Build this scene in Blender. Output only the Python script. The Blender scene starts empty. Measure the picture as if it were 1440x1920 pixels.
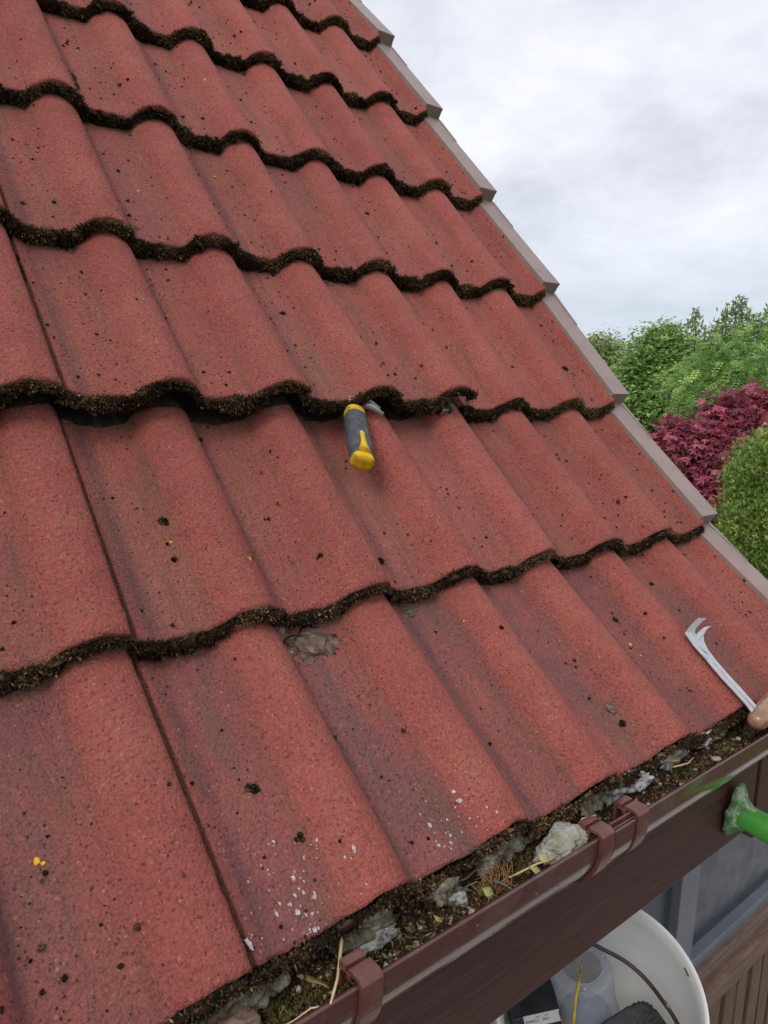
import bpy, math, random
import numpy as np
from mathutils import Vector, Matrix, noise
C = bpy.context.scene.collection
PI = math.pi
# ------------------------------------------------------------ camera
cam_d = bpy.data.cameras.new('camera'); cam = bpy.data.objects.new('camera', cam_d); C.objects.link(cam)
bpy.context.scene.camera = cam
cam_d.sensor_fit = 'VERTICAL'; cam_d.sensor_height = 36; cam_d.lens = 25.61
cam_d.clip_start = 0.02; cam_d.clip_end = 5000
CAM = Vector((-1.2387, -0.4162, 0.4311))
R3 = Matrix(((0.7813, -0.0924, 0.6173), (-0.6236, -0.1556, 0.7661), (0.0253, -0.9835, -0.1792)))  # columns: right, down, forward
rt, dn, fw = R3.col[0].normalized(), R3.col[1].normalized(), R3.col[2].normalized()
cam.matrix_world = Matrix.Translation(CAM) @ Matrix((rt, -dn, -fw)).transposed().to_4x4()
bpy.context.scene.render.resolution_x = 768; bpy.context.scene.render.resolution_y = 1024
# ------------------------------------------------------------ light
SUN_EL, SUN_AZ = math.radians(44), math.radians(204)      # azimuth the light comes from, measured from +X
sund = bpy.data.lights.new('sun', 'SUN'); sund.energy = 1.05; sund.angle = math.radians(24); sund.color = (1, .96, .9)
sun = bpy.data.objects.new('sun', sund); C.objects.link(sun)
sdir = Vector((math.cos(SUN_EL) * math.cos(SUN_AZ), math.cos(SUN_EL) * math.sin(SUN_AZ), math.sin(SUN_EL)))
sun.rotation_euler = sdir.to_track_quat('Z', 'Y').to_euler(); sun.location = (0, 0, 12)
world = bpy.data.worlds.new('World'); bpy.context.scene.world = world; world.use_nodes = True
wn, wl = world.node_tree.nodes, world.node_tree.links
wn.clear()
def N(nt, t, **k):
    n = nt.nodes.new(t)
    for a, b in k.items():
        if a == 'inp':
            for i, v in b.items(): n.inputs[i].default_value = v
        else: setattr(n, a, b)
    return n
wt = world.node_tree
sky = N(wt, 'ShaderNodeTexSky', sky_type='NISHITA', sun_disc=False, sun_elevation=SUN_EL, sun_rotation=math.radians(90) - SUN_AZ)
skm = N(wt, 'ShaderNodeVectorMath', operation='SCALE', inp={3: .10}); wl.new(sky.outputs[0], skm.inputs[0])
tc = N(wt, 'ShaderNodeTexCoord')
sep = N(wt, 'ShaderNodeSeparateXYZ'); wl.new(tc.outputs['Generated'], sep.inputs[0])
za = N(wt, 'ShaderNodeMath', operation='ADD', inp={1: .28}); wl.new(sep.outputs[2], za.inputs[0])
zm = N(wt, 'ShaderNodeMath', operation='MAXIMUM', inp={1: .05}); wl.new(za.outputs[0], zm.inputs[0])
dv = N(wt, 'ShaderNodeVectorMath', operation='DIVIDE'); wl.new(tc.outputs['Generated'], dv.inputs[0])
cz = N(wt, 'ShaderNodeCombineXYZ')
for i in range(3): wl.new(zm.outputs[0], cz.inputs[i])
wl.new(cz.outputs[0], dv.inputs[1])
n1 = N(wt, 'ShaderNodeTexNoise', inp={'Scale': 1.9, 'Detail': 10, 'Roughness': .60, 'Distortion': .15}); wl.new(dv.outputs[0], n1.inputs['Vector'])
cr = N(wt, 'ShaderNodeValToRGB'); wl.new(n1.outputs[0], cr.inputs[0])
e = cr.color_ramp.elements
e[0].position = .30; e[0].color = (.50, .52, .58, 1); e[1].position = .64; e[1].color = (.80, .805, .845, 1)
m_ = e.new(.47); m_.color = (.66, .675, .73, 1)
hz = N(wt, 'ShaderNodeMapRange', inp={1: .03, 2: .26, 3: 0., 4: 1.}); wl.new(sep.outputs[2], hz.inputs[0])
hmix = N(wt, 'ShaderNodeMix', data_type='RGBA'); wl.new(hz.outputs[0], hmix.inputs[0])
hb = N(wt, 'ShaderNodeMix', data_type='RGBA', inp={0: .72}); wl.new(cr.outputs[0], hb.inputs[6]); hb.inputs[7].default_value = (.40, .46, .56, 1)
wl.new(hb.outputs[2], hmix.inputs[6]); wl.new(cr.outputs[0], hmix.inputs[7])
mx = N(wt, 'ShaderNodeMix', data_type='RGBA', inp={0: .93}); wl.new(skm.outputs[0], mx.inputs[6]); wl.new(hmix.outputs[2], mx.inputs[7])
bg = N(wt, 'ShaderNodeBackground', inp={1: 1.10}); wl.new(mx.outputs[2], bg.inputs[0])
wo = N(wt, 'ShaderNodeOutputWorld'); wl.new(bg.outputs[0], wo.inputs[0])
vs = bpy.context.scene.view_settings
vs.view_transform = 'Standard'; vs.look = 'None'; vs.exposure = 0.30; vs.gamma = 1
# ------------------------------------------------------------ helpers
def tag(o, label=None, cat=None, group=None, kind=None):
    for k, v in (('label', label), ('category', cat), ('group', group), ('kind', kind)):
        if v: o[k] = v
    return o
def empty(name, loc, label, cat, group=None):
    o = bpy.data.objects.new(name, None); C.objects.link(o); o.location = loc; o.empty_display_size = .05
    bpy.context.view_layer.update()
    return tag(o, label, cat, group)
class MB:
    def __init__(s): s.v = []; s.f = []; s.c = None
    def add(s, vs, fs):
        b = len(s.v); s.v += [tuple(p) for p in vs]; s.f += [tuple(b + i for i in q) for q in fs]; return s
    def box(s, c, h, M=None):
        c = Vector(c); vs = []
        for k in range(8):
            d = Vector(((1 if k & 1 else -1) * h[0], (1 if k & 2 else -1) * h[1], (1 if k & 4 else -1) * h[2]))
            vs.append(c + (M @ d if M else d))
        return s.add(vs, [(0, 2, 3, 1), (4, 5, 7, 6), (0, 1, 5, 4), (2, 6, 7, 3), (0, 4, 6, 2), (1, 3, 7, 5)])
    def tube(s, pts, rad, n=12, cap=True, flat=1.0):
        pts = [Vector(p) for p in pts]
        if not hasattr(rad, '__len__'): rad = [rad] * len(pts)
        vs = []; up = None
        for i, p in enumerate(pts):
            t = (pts[min(i + 1, len(pts) - 1)] - pts[max(i - 1, 0)]).normalized()
            if up is None: up = t.orthogonal().normalized()
            up = (up - t * up.dot(t)).normalized(); sd = t.cross(up)
            for k in range(n):
                a = 2 * PI * k / n; vs.append(p + up * math.cos(a) * rad[i] * flat + sd * math.sin(a) * rad[i])
        fs = [(i * n + k, i * n + (k + 1) % n, (i + 1) * n + (k + 1) % n, (i + 1) * n + k) for i in range(len(pts) - 1) for k in range(n)]
        if cap: fs += [tuple(range(n - 1, -1, -1)), tuple((len(pts) - 1) * n + k for k in range(n))]
        return s.add(vs, fs)
    def lathe(s, prof, o, ax, n=40, e=None):
        o = Vector(o); ax = Vector(ax).normalized(); u = (Vector(e) if e else ax.orthogonal()).normalized(); w = ax.cross(u); vs = []
        for r, h in prof:
            for k in range(n):
                a = 2 * PI * k / n; vs.append(o + ax * h + (u * math.cos(a) + w * math.sin(a)) * r)
        return s.add(vs, [(i * n + k, i * n + (k + 1) % n, (i + 1) * n + (k + 1) % n, (i + 1) * n + k) for i in range(len(prof) - 1) for k in range(n)])
    def build(s, name, mat, parent=None, smooth=False, bevel=0, M=None, solid=0, sub=0):
        me = bpy.data.meshes.new(name); me.from_pydata(s.v, [], s.f); me.update()
        o = bpy.data.objects.new(name, me); C.objects.link(o); me.materials.append(mat)
        if smooth: me.shade_smooth()
        if parent:
            bpy.context.view_layer.update()
            o.parent = parent; o.matrix_parent_inverse = parent.matrix_world.inverted()
        if M is not None: o.matrix_world = M
        if solid: md = o.modifiers.new('solid', 'SOLIDIFY'); md.thickness = solid; md.offset = 0
        if bevel: md = o.modifiers.new('bevel', 'BEVEL'); md.width = bevel; md.segments = 2; md.limit_method = 'ANGLE'
        if sub: md = o.modifiers.new('sub', 'SUBSURF'); md.levels = sub; md.render_levels = sub
        return o
def np_mesh(name, V, F, mat, col=None, smooth=False):
    """V (n,3), F (m,k) equal-size faces, col (n,3) per vertex"""
    me = bpy.data.meshes.new(name); n, (m, k) = len(V), F.shape
    me.vertices.add(n); me.vertices.foreach_set('co', np.asarray(V, np.float32).ravel())
    me.loops.add(m * k); me.loops.foreach_set('vertex_index', F.astype(np.int32).ravel())
    me.polygons.add(m); me.polygons.foreach_set('loop_start', np.arange(0, m * k, k, dtype=np.int32))
    if col is not None:
        ca = me.color_attributes.new('col', 'FLOAT_COLOR', 'POINT')
        ca.data.foreach_set('color', np.hstack([col, np.ones((n, 1))]).astype(np.float32).ravel())
    me.update(calc_edges=True); me.validate(); me.materials.append(mat)
    if smooth: me.shade_smooth()
    return me
def place(name, me, parent=None, M=None):
    o = bpy.data.objects.new(name, me); C.objects.link(o)
    if M is not None: o.matrix_world = M
    if parent: o.parent = parent; o.matrix_parent_inverse = parent.matrix_world.inverted()
    return o
def unit(a): return a / np.maximum(np.linalg.norm(a, axis=-1, keepdims=True), 1e-9)
def blades(P, D, L, Wd, rng, bend=0.):
    """pointed blades: 4 verts (base l, base r, tip, mid) as one quad kite"""
    n = len(P); sd = unit(np.cross(D, rng.normal(size=(n, 3))))
    L = L[:, None]; Wd = Wd[:, None]
    V = np.stack([P, P + D * L * .45 + sd * Wd, P + D * L, P + D * L * .45 - sd * Wd], 1)
    if bend: V[:, 2] += unit(np.cross(D, sd)) * L * bend
    return V.reshape(-1, 3), np.arange(4 * n).reshape(n, 4)
# ------------------------------------------------------------ materials
def mat(name, rough=.6, spec=.5):
    m = bpy.data.materials.new(name); m.use_nodes = True; nt = m.node_tree; b = nt.nodes['Principled BSDF']
    b.inputs['Roughness'].default_value = rough; b.inputs['Specular IOR Level'].default_value = spec
    return m, nt, b
def ramp(nt, src, stops):
    r = N(nt, 'ShaderNodeValToRGB'); nt.links.new(src, r.inputs[0]); el = r.color_ramp.elements
    while len(el) < len(stops): el.new(.5)
    for e_, (p, c) in zip(el, stops): e_.position = p; e_.color = (*c, 1) if len(c) == 3 else c
    return r.outputs[0]
def mixc(nt, f, a, b, mode='MIX'):
    m = N(nt, 'ShaderNodeMix', data_type='RGBA', blend_type=mode)
    for s, v in ((0, f), (6, a), (7, b)):
        if hasattr(v, 'links'): nt.links.new(v, m.inputs[s])
        else: m.inputs[s].default_value = v if s == 0 else (*v, 1)
    return m.outputs[2]
def math_(nt, op, a, b=None, clamp=False):
    m = N(nt, 'ShaderNodeMath', operation=op, use_clamp=clamp)
    for i, v in enumerate((a, b)):
        if v is None: continue
        if hasattr(v, 'links'): nt.links.new(v, m.inputs[i])
        else: m.inputs[i].default_value = v
    return m.outputs[0]
def noise_(nt, vec, sc, det=4, rough=.5, dist=0.):
    n = N(nt, 'ShaderNodeTexNoise', inp={'Scale': sc, 'Detail': det, 'Roughness': rough, 'Distortion': dist})
    if vec is not None: nt.links.new(vec, n.inputs['Vector'])
    return n.outputs[0]
def bump(nt, b, h, st, dist, prev=None):
    n = N(nt, 'ShaderNodeBump', inp={'Strength': st, 'Distance': dist}); nt.links.new(h, n.inputs['Height'])
    if prev is not None: nt.links.new(prev, n.inputs['Normal'])
    nt.links.new(n.outputs[0], b.inputs['Normal']); return n.outputs[0]
def simple(name, cols, sc=20, rough=.6, spec=.5, stretch=(1, 1, 1), bs=0, bd=.001, bsc=None, det=5, transl=0):
    m, nt, b = mat(name, rough, spec); t = N(nt, 'ShaderNodeTexCoord'); mp = N(nt, 'ShaderNodeMapping'); mp.inputs['Scale'].default_value = stretch
    nt.links.new(t.outputs['Object'], mp.inputs[0]); nz = noise_(nt, mp.outputs[0], sc, det, .6)
    k = len(cols); c = ramp(nt, nz, [(.3 + .4 * i / max(k - 1, 1), cc) for i, cc in enumerate(cols)]); nt.links.new(c, b.inputs['Base Color'])
    if bs: bump(nt, b, noise_(nt, mp.outputs[0], bsc or sc * 4, 5, .6), bs, bd)
    return m
def attr_mat(name, rough=.8, transl=.0, spec=.3, gain=1.):
    m, nt, b = mat(name, rough, spec); a = N(nt, 'ShaderNodeAttribute', attribute_name='col')
    nt.links.new(a.outputs[0], b.inputs['Base Color'])
    if transl:
        tr = N(nt, 'ShaderNodeBsdfTranslucent'); nt.links.new(a.outputs[0], tr.inputs[0])
        ms = N(nt, 'ShaderNodeMixShader', inp={0: transl}); nt.links.new(b.outputs[0], ms.inputs[1]); nt.links.new(tr.outputs[0], ms.inputs[2])
        nt.links.new(ms.outputs[0], nt.nodes['Material Output'].inputs[0])
    return m
def tile_material():
    m, nt, b = mat('granulated_red_concrete', .82, .35)
    L = nt.links.new
    t = N(nt, 'ShaderNodeTexCoord'); oi = N(nt, 'ShaderNodeObjectInfo')
    off = N(nt, 'ShaderNodeVectorMath', operation='SCALE', inp={0: (37., 91., 13.)}); L(oi.outputs['Random'], off.inputs[3])
    v = N(nt, 'ShaderNodeVectorMath', operation='ADD'); L(t.outputs['Object'], v.inputs[0]); L(off.outputs[0], v.inputs[1]); V = v.outputs[0]
    st = N(nt, 'ShaderNodeMapping'); st.inputs['Scale'].default_value = (1, .3, 1); L(V, st.inputs[0]); S = st.outputs[0]
    at = N(nt, 'ShaderNodeAttribute', attribute_name='col'); sp = N(nt, 'ShaderNodeSeparateColor'); L(at.outputs[0], sp.inputs[0])
    pan, head, gut = sp.outputs[0], sp.outputs[1], sp.outputs[2]
    big = noise_(nt, V, 9, 4, .6); med = noise_(nt, V, 45, 5, .65)
    red = ramp(nt, big, [(.3, (.335, .080, .065)), (.5, (.385, .095, .076)), (.7, (.415, .118, .088))])
    red = mixc(nt, math_(nt, 'MULTIPLY', ramp(nt, med, [(.42, (0, 0, 0)), (.72, (1, 1, 1))]), .22), red, (.46, .16, .10))
    # brown and purple grime that rain leaves along the pans
    s1 = noise_(nt, S, 14, 5, .6, .4)
    g = math_(nt, 'MULTIPLY', pan, ramp(nt, s1, [(.36, (.12,) * 3), (.64, (1.,) * 3)]))
    grime = mixc(nt, ramp(nt, noise_(nt, S, 12, 3, .5), [(.42, (0, 0, 0)), (.58, (1, 1, 1))]), (.250, .105, .094), (.330, .155, .102))
    og = N(nt, 'ShaderNodeAttribute', attribute_name='grime', attribute_type='OBJECT')
    grime = mixc(nt, math_(nt, 'MULTIPLY', og.outputs['Fac'], .8), grime, (.165, .080, .086))
    col = mixc(nt, math_(nt, 'MULTIPLY', g, math_(nt, 'ADD', math_(nt, 'MULTIPLY', og.outputs['Fac'], .55), .36)), red, grime)
    # dark line along the foot of each roll: settled dirt plus painted flank shade
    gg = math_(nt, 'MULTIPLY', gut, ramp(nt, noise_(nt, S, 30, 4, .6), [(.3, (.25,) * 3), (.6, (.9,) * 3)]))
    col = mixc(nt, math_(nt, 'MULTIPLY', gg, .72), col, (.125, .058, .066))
    # algae under the moss of the course above
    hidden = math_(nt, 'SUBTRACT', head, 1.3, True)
    hh = math_(nt, 'MULTIPLY', math_(nt, 'MINIMUM', head, 1.), ramp(nt, noise_(nt, V, 35, 5, .7), [(.35, (0, 0, 0)), (.62, (1, 1, 1))]))
    col = mixc(nt, math_(nt, 'MULTIPLY', hh, .8), col, (.20, .155, .085))
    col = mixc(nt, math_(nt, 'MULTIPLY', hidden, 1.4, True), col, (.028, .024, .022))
    # granules: each its own tint
    vo = N(nt, 'ShaderNodeTexVoronoi', inp={'Scale': 520.}); L(V, vo.inputs['Vector'])
    sc = N(nt, 'ShaderNodeSeparateColor'); L(vo.outputs['Color'], sc.inputs[0])
    tint = ramp(nt, sc.outputs[0], [(0, (.82,) * 3), (.5, (1,) * 3), (1, (1.14, 1.13, 1.12))])
    col = mixc(nt, .85, col, tint, 'MULTIPLY')
    col = mixc(nt, math_(nt, 'MULTIPLY', math_(nt, 'GREATER_THAN', sc.outputs[1], .988), .5), col, (.46, .28, .20))
    col = mixc(nt, math_(nt, 'MULTIPLY', math_(nt, 'GREATER_THAN', sc.outputs[2], .978), .7), col, (.06, .03, .028))
    # fine dark brown specks scattered over the granules
    dn_ = ramp(nt, noise_(nt, V, 260, 4, .7), [(.36, (1, 1, 1)), (.46, (0, 0, 0))])
    col = mixc(nt, math_(nt, 'MULTIPLY', dn_, .38), col, (.075, .035, .028))
    st2 = N(nt, 'ShaderNodeMapping'); st2.inputs['Scale'].default_value = (1, .10, 1); L(V, st2.inputs[0])
    sk = math_(nt, 'MULTIPLY', ramp(nt, noise_(nt, st2.outputs[0], 85, 4, .6), [(.52, (0, 0, 0)), (.66, (1, 1, 1))]), math_(nt, 'ADD', math_(nt, 'MULTIPLY', pan, .55), .30))
    col = mixc(nt, math_(nt, 'MULTIPLY', sk, .7), col, (.19, .095, .065))
    hs = N(nt, 'ShaderNodeHueSaturation', inp={0: .5, 1: 1.}); L(math_(nt, 'ADD', math_(nt, 'MULTIPLY', oi.outputs['Random'], .14), .93), hs.inputs[2]); L(col, hs.inputs[4]); col = hs.outputs[0]
    # pits
    v2 = N(nt, 'ShaderNodeTexVoronoi', inp={'Scale': 115.}); L(V, v2.inputs['Vector'])
    s2 = N(nt, 'ShaderNodeSeparateColor'); L(v2.outputs['Color'], s2.inputs[0])
    pit = math_(nt, 'MULTIPLY', math_(nt, 'LESS_THAN', v2.outputs['Distance'], math_(nt, 'MULTIPLY', s2.outputs[1], .20)), math_(nt, 'GREATER_THAN', s2.outputs[0], .66))
    pit = math_(nt, 'MULTIPLY', pit, math_(nt, 'ADD', math_(nt, 'MULTIPLY', pan, .8), .15))
    col = mixc(nt, pit, col, (.035, .022, .016))
    L(col, b.inputs['Base Color'])
    bb = bump(nt, b, noise_(nt, V, 110, 4, .6), .6, .0035)
    bb = bump(nt, b, noise_(nt, V, 300, 4, .75), 1., .0030, bb)
    v3 = N(nt, 'ShaderNodeTexVoronoi', inp={'Scale': 330.}); L(V, v3.inputs['Vector'])
    bump(nt, b, math_(nt, 'SUBTRACT', 1., v3.outputs['Distance']), .9, .0016, bb)
    return m
M_tile = tile_material()
M_moss = attr_mat('moss', .95, 0, .1)
M_leaf = attr_mat('leaf', .5, .35, .4)
def verge_mat():
    m, nt, b = mat('grey_brown_verge_plastic', .45, .4); t = N(nt, 'ShaderNodeTexCoord'); V = t.outputs['Object']
    c = ramp(nt, noise_(nt, V, 9, 5, .6), [(.3, (.255, .180, .162)), (.7, (.315, .228, .205))])
    d = ramp(nt, noise_(nt, V, 38, 6, .7, .5), [(.50, (0, 0, 0)), (.72, (1, 1, 1))])
    c = mixc(nt, math_(nt, 'MULTIPLY', d, .45), c, (.15, .12, .085))
    sp = ramp(nt, noise_(nt, V, 230, 2, .5), [(.70, (0, 0, 0)), (.74, (1, 1, 1))])
    nt.links.new(mixc(nt, math_(nt, 'MULTIPLY', sp, .6), c, (.09, .07, .05)), b.inputs['Base Color']); bump(nt, b, noise_(nt, V, 12, 3), .12, .003); return m
M_verge = verge_mat()
M_under = simple('dark_roof_underlay', [(.02, .018, .016), (.035, .03, .026)], 10, .9)
M_mort = simple('weathered_mortar', [(.06, .05, .03), (.22, .19, .13), (.44, .41, .34)], 75, .95, .1, (1, 1, 1), 1, .006, 230)
M_mortw = simple('white_mortar', [(.10, .09, .06), (.44, .43, .41), (.62, .62, .61)], 80, .95, .1, (1, 1, 1), 1, .006, 230)
def grain(name, c0, c1, rough=.3, sc=9, stx=(.12, 1, 2.2), coat=0.):
    m, nt, b = mat(name, rough, .5); t = N(nt, 'ShaderNodeTexCoord'); mp = N(nt, 'ShaderNodeMapping'); mp.inputs['Scale'].default_value = stx
    nt.links.new(t.outputs['Object'], mp.inputs[0]); a = noise_(nt, mp.outputs[0], sc * 4, 6, .65, .8); c = noise_(nt, mp.outputs[0], sc * 25, 4, .6)
    s = math_(nt, 'ADD', math_(nt, 'MULTIPLY', a, .7), math_(nt, 'MULTIPLY', c, .3))
    cc_ = ramp(nt, s, [(.36, c0), (.66, c1)])
    if 'wood' not in name and 'timber' not in name:
        w1 = math_(nt, 'MULTIPLY', ramp(nt, noise_(nt, t.outputs['Object'], 30, 6, .72, .6), [(.50, (0, 0, 0)), (.70, (1, 1, 1))]), .28)
        cc_ = mixc(nt, w1, cc_, (.20, .15, .12)); fl = ramp(nt, noise_(nt, t.outputs['Object'], 150, 2, .5), [(.755, (0, 0, 0)), (.77, (1, 1, 1))])
        cc_ = mixc(nt, math_(nt, 'MULTIPLY', fl, .6), cc_, (.45, .42, .38))
    nt.links.new(cc_, b.inputs['Base Color']); bump(nt, b, c, .12, .0005)
    nt.links.new(ramp(nt, a, [(.3, (rough * .8,) * 3), (.7, (rough * 1.3,) * 3)]), b.inputs['Roughness']); b.inputs['Coat Weight'].default_value = coat
    return m
M_fascia = grain('rosewood_fascia_foil', (.045, .016, .015), (.098, .038, .034), .40)
M_gutter = grain('brown_gutter_plastic', (.085, .030, .026), (.115, .041, .035), .16, 6, (.2, 1, 1), .3)
M_clip = simple('brown_clip_plastic', [(.10, .034, .028), (.135, .047, .039), (.165, .075, .06)], 60, .33, .5)
M_cwood = grain('weathered_timber', (.075, .042, .030), (.23, .14, .10), .75, 5, (.25, 1, 3))
M_slat = grain('timber_cladding', (.055, .030, .016), (.17, .105, .052), .7, 5, (2.4, 2.4, .2))
M_gap = simple('dark_gap', [(.01, .009, .008), (.02, .018, .015)], 9, .9)
M_frame = simple('grey_window_frame', [(.115, .125, .15), (.15, .16, .19)], 8, .45, .5, (1, 1, 1), .05, .0008)
def glass_mat():
    m, nt, b = mat('dark_reflective_pane', .22, .6); t = N(nt, 'ShaderNodeTexCoord')
    nt.links.new(ramp(nt, noise_(nt, t.outputs['Object'], 3, 5, .6), [(.35, (.020, .026, .038)), (.7, (.045, .056, .078))]), b.inputs['Base Color'])
    nt.links.new(ramp(nt, noise_(nt, t.outputs['Object'], 12, 5, .6), [(.3, (.18,) * 3), (.7, (.4,) * 3)]), b.inputs['Roughness']); return m
M_glass = glass_mat()
M_wall = simple('rendered_wall', [(.42, .38, .32), (.52, .48, .42)], 12, .9, .2, (1, 1, 1), .4, .003, 90)
M_paving = simple('tan_paving', [(.30, .22, .14), (.40, .31, .21)], 3, .9, .2, (1, 1, 1), .3, .004, 60)
M_lawn = simple('lawn', [(.04, .08, .02), (.07, .12, .03)], 6, .95, .1)
M_bucket = simple('white_bucket_plastic', [(.80, .79, .76), (.88, .875, .85)], 9, .38, .5, (1, 1, 1), .04, .001)
M_black = simple('black_plastic', [(.012, .013, .016), (.03, .032, .036)], 40, .38, .5, (1, 1, 1), .15, .001, 90)
M_blackm = simple('scuffed_black_rubber', [(.015, .016, .018), (.05, .052, .055)], 60, .5, .5, (1, 1, 1), .9, .004, 130)
M_cord = simple('dark_handle_plastic', [(.03, .022, .02), (.06, .045, .04)], 40, .45)
M_yellow = simple('yellow_plastic', [(.16, .10, .02), (.70, .43, .012), (.80, .52, .015)], 75, .5, .4, (1, 1, 1), .3, .0012, 160)
M_grip = simple('grey_rubber_grip', [(.045, .048, .054), (.075, .080, .090), (.12, .12, .125)], 110, .7, .3, (1, 1, 1), .5, .001, 600)
def steel(name, c=(.58, .58, .6), r=.3, sp=.5):
    m, nt, b = mat(name, r); b.inputs['Metallic'].default_value = 1; t = N(nt, 'ShaderNodeTexCoord')
    nz = noise_(nt, t.outputs['Object'], 90, 5, .7)
    nt.links.new(ramp(nt, nz, [(.30, tuple(x * sp for x in c)), (.42, c), (1, tuple(min(1, x * 1.25) for x in c))]), b.inputs['Base Color'])
    nt.links.new(ramp(nt, nz, [(.3, (r * 1.6,) * 3), (.7, (r,) * 3)]), b.inputs['Roughness']); return m
M_steel = steel('brushed_steel', (.50, .50, .52), .42, .5); M_steel.node_tree.nodes['Principled BSDF'].inputs['Metallic'].default_value = .45
M_steel2 = steel('dark_steel', (.42, .40, .39), .28, .5)
M_wood = grain('varnished_wood_handle', (.16, .065, .030), (.42, .23, .13), .3, 14, (.5, 1.6, 1.6), .5)
M_straw = simple('dry_straw', [(.52, .36, .18), (.68, .52, .32)], 60, .7)
M_dead = simple('dead_leaf', [(.20, .13, .045), (.38, .30, .12)], 50, .8, .2, (1, 1, 1), .3, .001)
M_olive = simple('yellowed_leaf', [(.33, .32, .12), (.50, .45, .20)], 60, .7, .3, (1, 1, 1), .3, .001)
M_white = simple('white_splash', [(.30, .20, .19), (.48, .42, .41), (.66, .65, .65)], 420, .8)
M_lich = simple('yellow_lichen', [(.65, .36, .02), (.78, .50, .04)], 60, .85, .2)
M_crust = simple('grey_lichen_crust', [(.07, .042, .030), (.17, .115, .085), (.27, .225, .17)], 110, .95, .1, (1, 1, 1), 1, .005, 160)
def green_mat():
    m, nt, b = mat('green_paint_with_splashes', .45, .5); t = N(nt, 'ShaderNodeTexCoord'); V = t.outputs['Object']
    g = ramp(nt, noise_(nt, V, 12, 4, .6), [(.35, (.045, .25, .030)), (.65, (.075, .36, .045))])
    w = ramp(nt, noise_(nt, V, 34, 6, .72, .6), [(.60, (0, 0, 0)), (.66, (1, 1, 1))])
    nt.links.new(mixc(nt, math_(nt, 'MULTIPLY', w, .8), g, (.50, .55, .42)), b.inputs['Base Color']); bump(nt, b, w, .2, .001); return m
def foot_mat():
    m, nt, b = mat('plaster_caked_green_rubber', .7, .3); t = N(nt, 'ShaderNodeTexCoord'); V = t.outputs['Object']
    nt.links.new(ramp(nt, noise_(nt, V, 55, 6, .75, .5), [(.36, (.06, .15, .05)), (.5, (.13, .26, .11)), (.60, (.42, .47, .36)), (.8, (.55, .57, .5))]), b.inputs['Base Color'])
    bump(nt, b, noise_(nt, V, 120, 5, .7), .8, .002); return m
M_green, M_foot = green_mat(), foot_mat()
def clear_mat():
    m, nt, b = mat('frosted_clear_plastic', .22, .5); b.inputs['Base Color'].default_value = (.62, .66, .72, 1)
    tr = N(nt, 'ShaderNodeBsdfTransparent'); tr.inputs[0].default_value = (.86, .88, .92, 1)
    ms = N(nt, 'ShaderNodeMixShader', inp={0: .68}); nt.links.new(b.outputs[0], ms.inputs[1]); nt.links.new(tr.outputs[0], ms.inputs[2])
    nt.links.new(ms.outputs[0], nt.nodes['Material Output'].inputs[0]); return m
M_clear = clear_mat()
M_bark = simple('bark', [(.05, .04, .03), (.11, .09, .07)], 20, .9, .2, (1, 1, .3), .5, .01)
# ------------------------------------------------------------ roof geometry
TH = math.radians(50)
AB = [(0, 0), (.2821, -.0501), (.5678, -.0717), (.8543, -.0717), (1.1407, -.0803), (1.4271, -.0856), (1.7135, -.0915), (1.9995, -.1094), (2.2855, -.1294)]
G_ROLL = .0285
def yz(a, b): return Vector((0, a * math.cos(TH) - b * math.sin(TH), a * math.sin(TH) + b * math.cos(TH)))
def row_frame(k, lift=0., t=.020):
    p, q = yz(*AB[k]), yz(*AB[k + 1]); ch = (q - p).normalized(); n = Vector((0, -ch.z, ch.y))
    p = p + n * lift; q = q - n * t; e_ = (q - p); L = e_.length; e_.normalize(); n = Vector((0, -e_.z, e_.y))
    return p, e_, n, L
def H(s, side=0.):
    """height of the double roman profile at s metres from the tile's left joint (works on arrays)"""
    s = np.asarray(s, float); h = np.zeros_like(s)
    for c, wr in ((.122, .038), (.272, .046), (.422, .038)):
        d = s - c; w = np.where(d < 0, .041, wr); x = np.clip(np.abs(d) / w, 0, 1)
        h = np.maximum(h, (1 - x ** 2.2) ** np.where(d < 0, .92, .80))
    h = np.maximum(h, .42 * (1 - np.clip((s + .004) / .030, 0, 1) ** 1.7) * (s < .1))   # low flank beside the side lap
    return h * G_ROLL + .0007 * np.cos(2 * PI * (s - .112) / .15)
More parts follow.
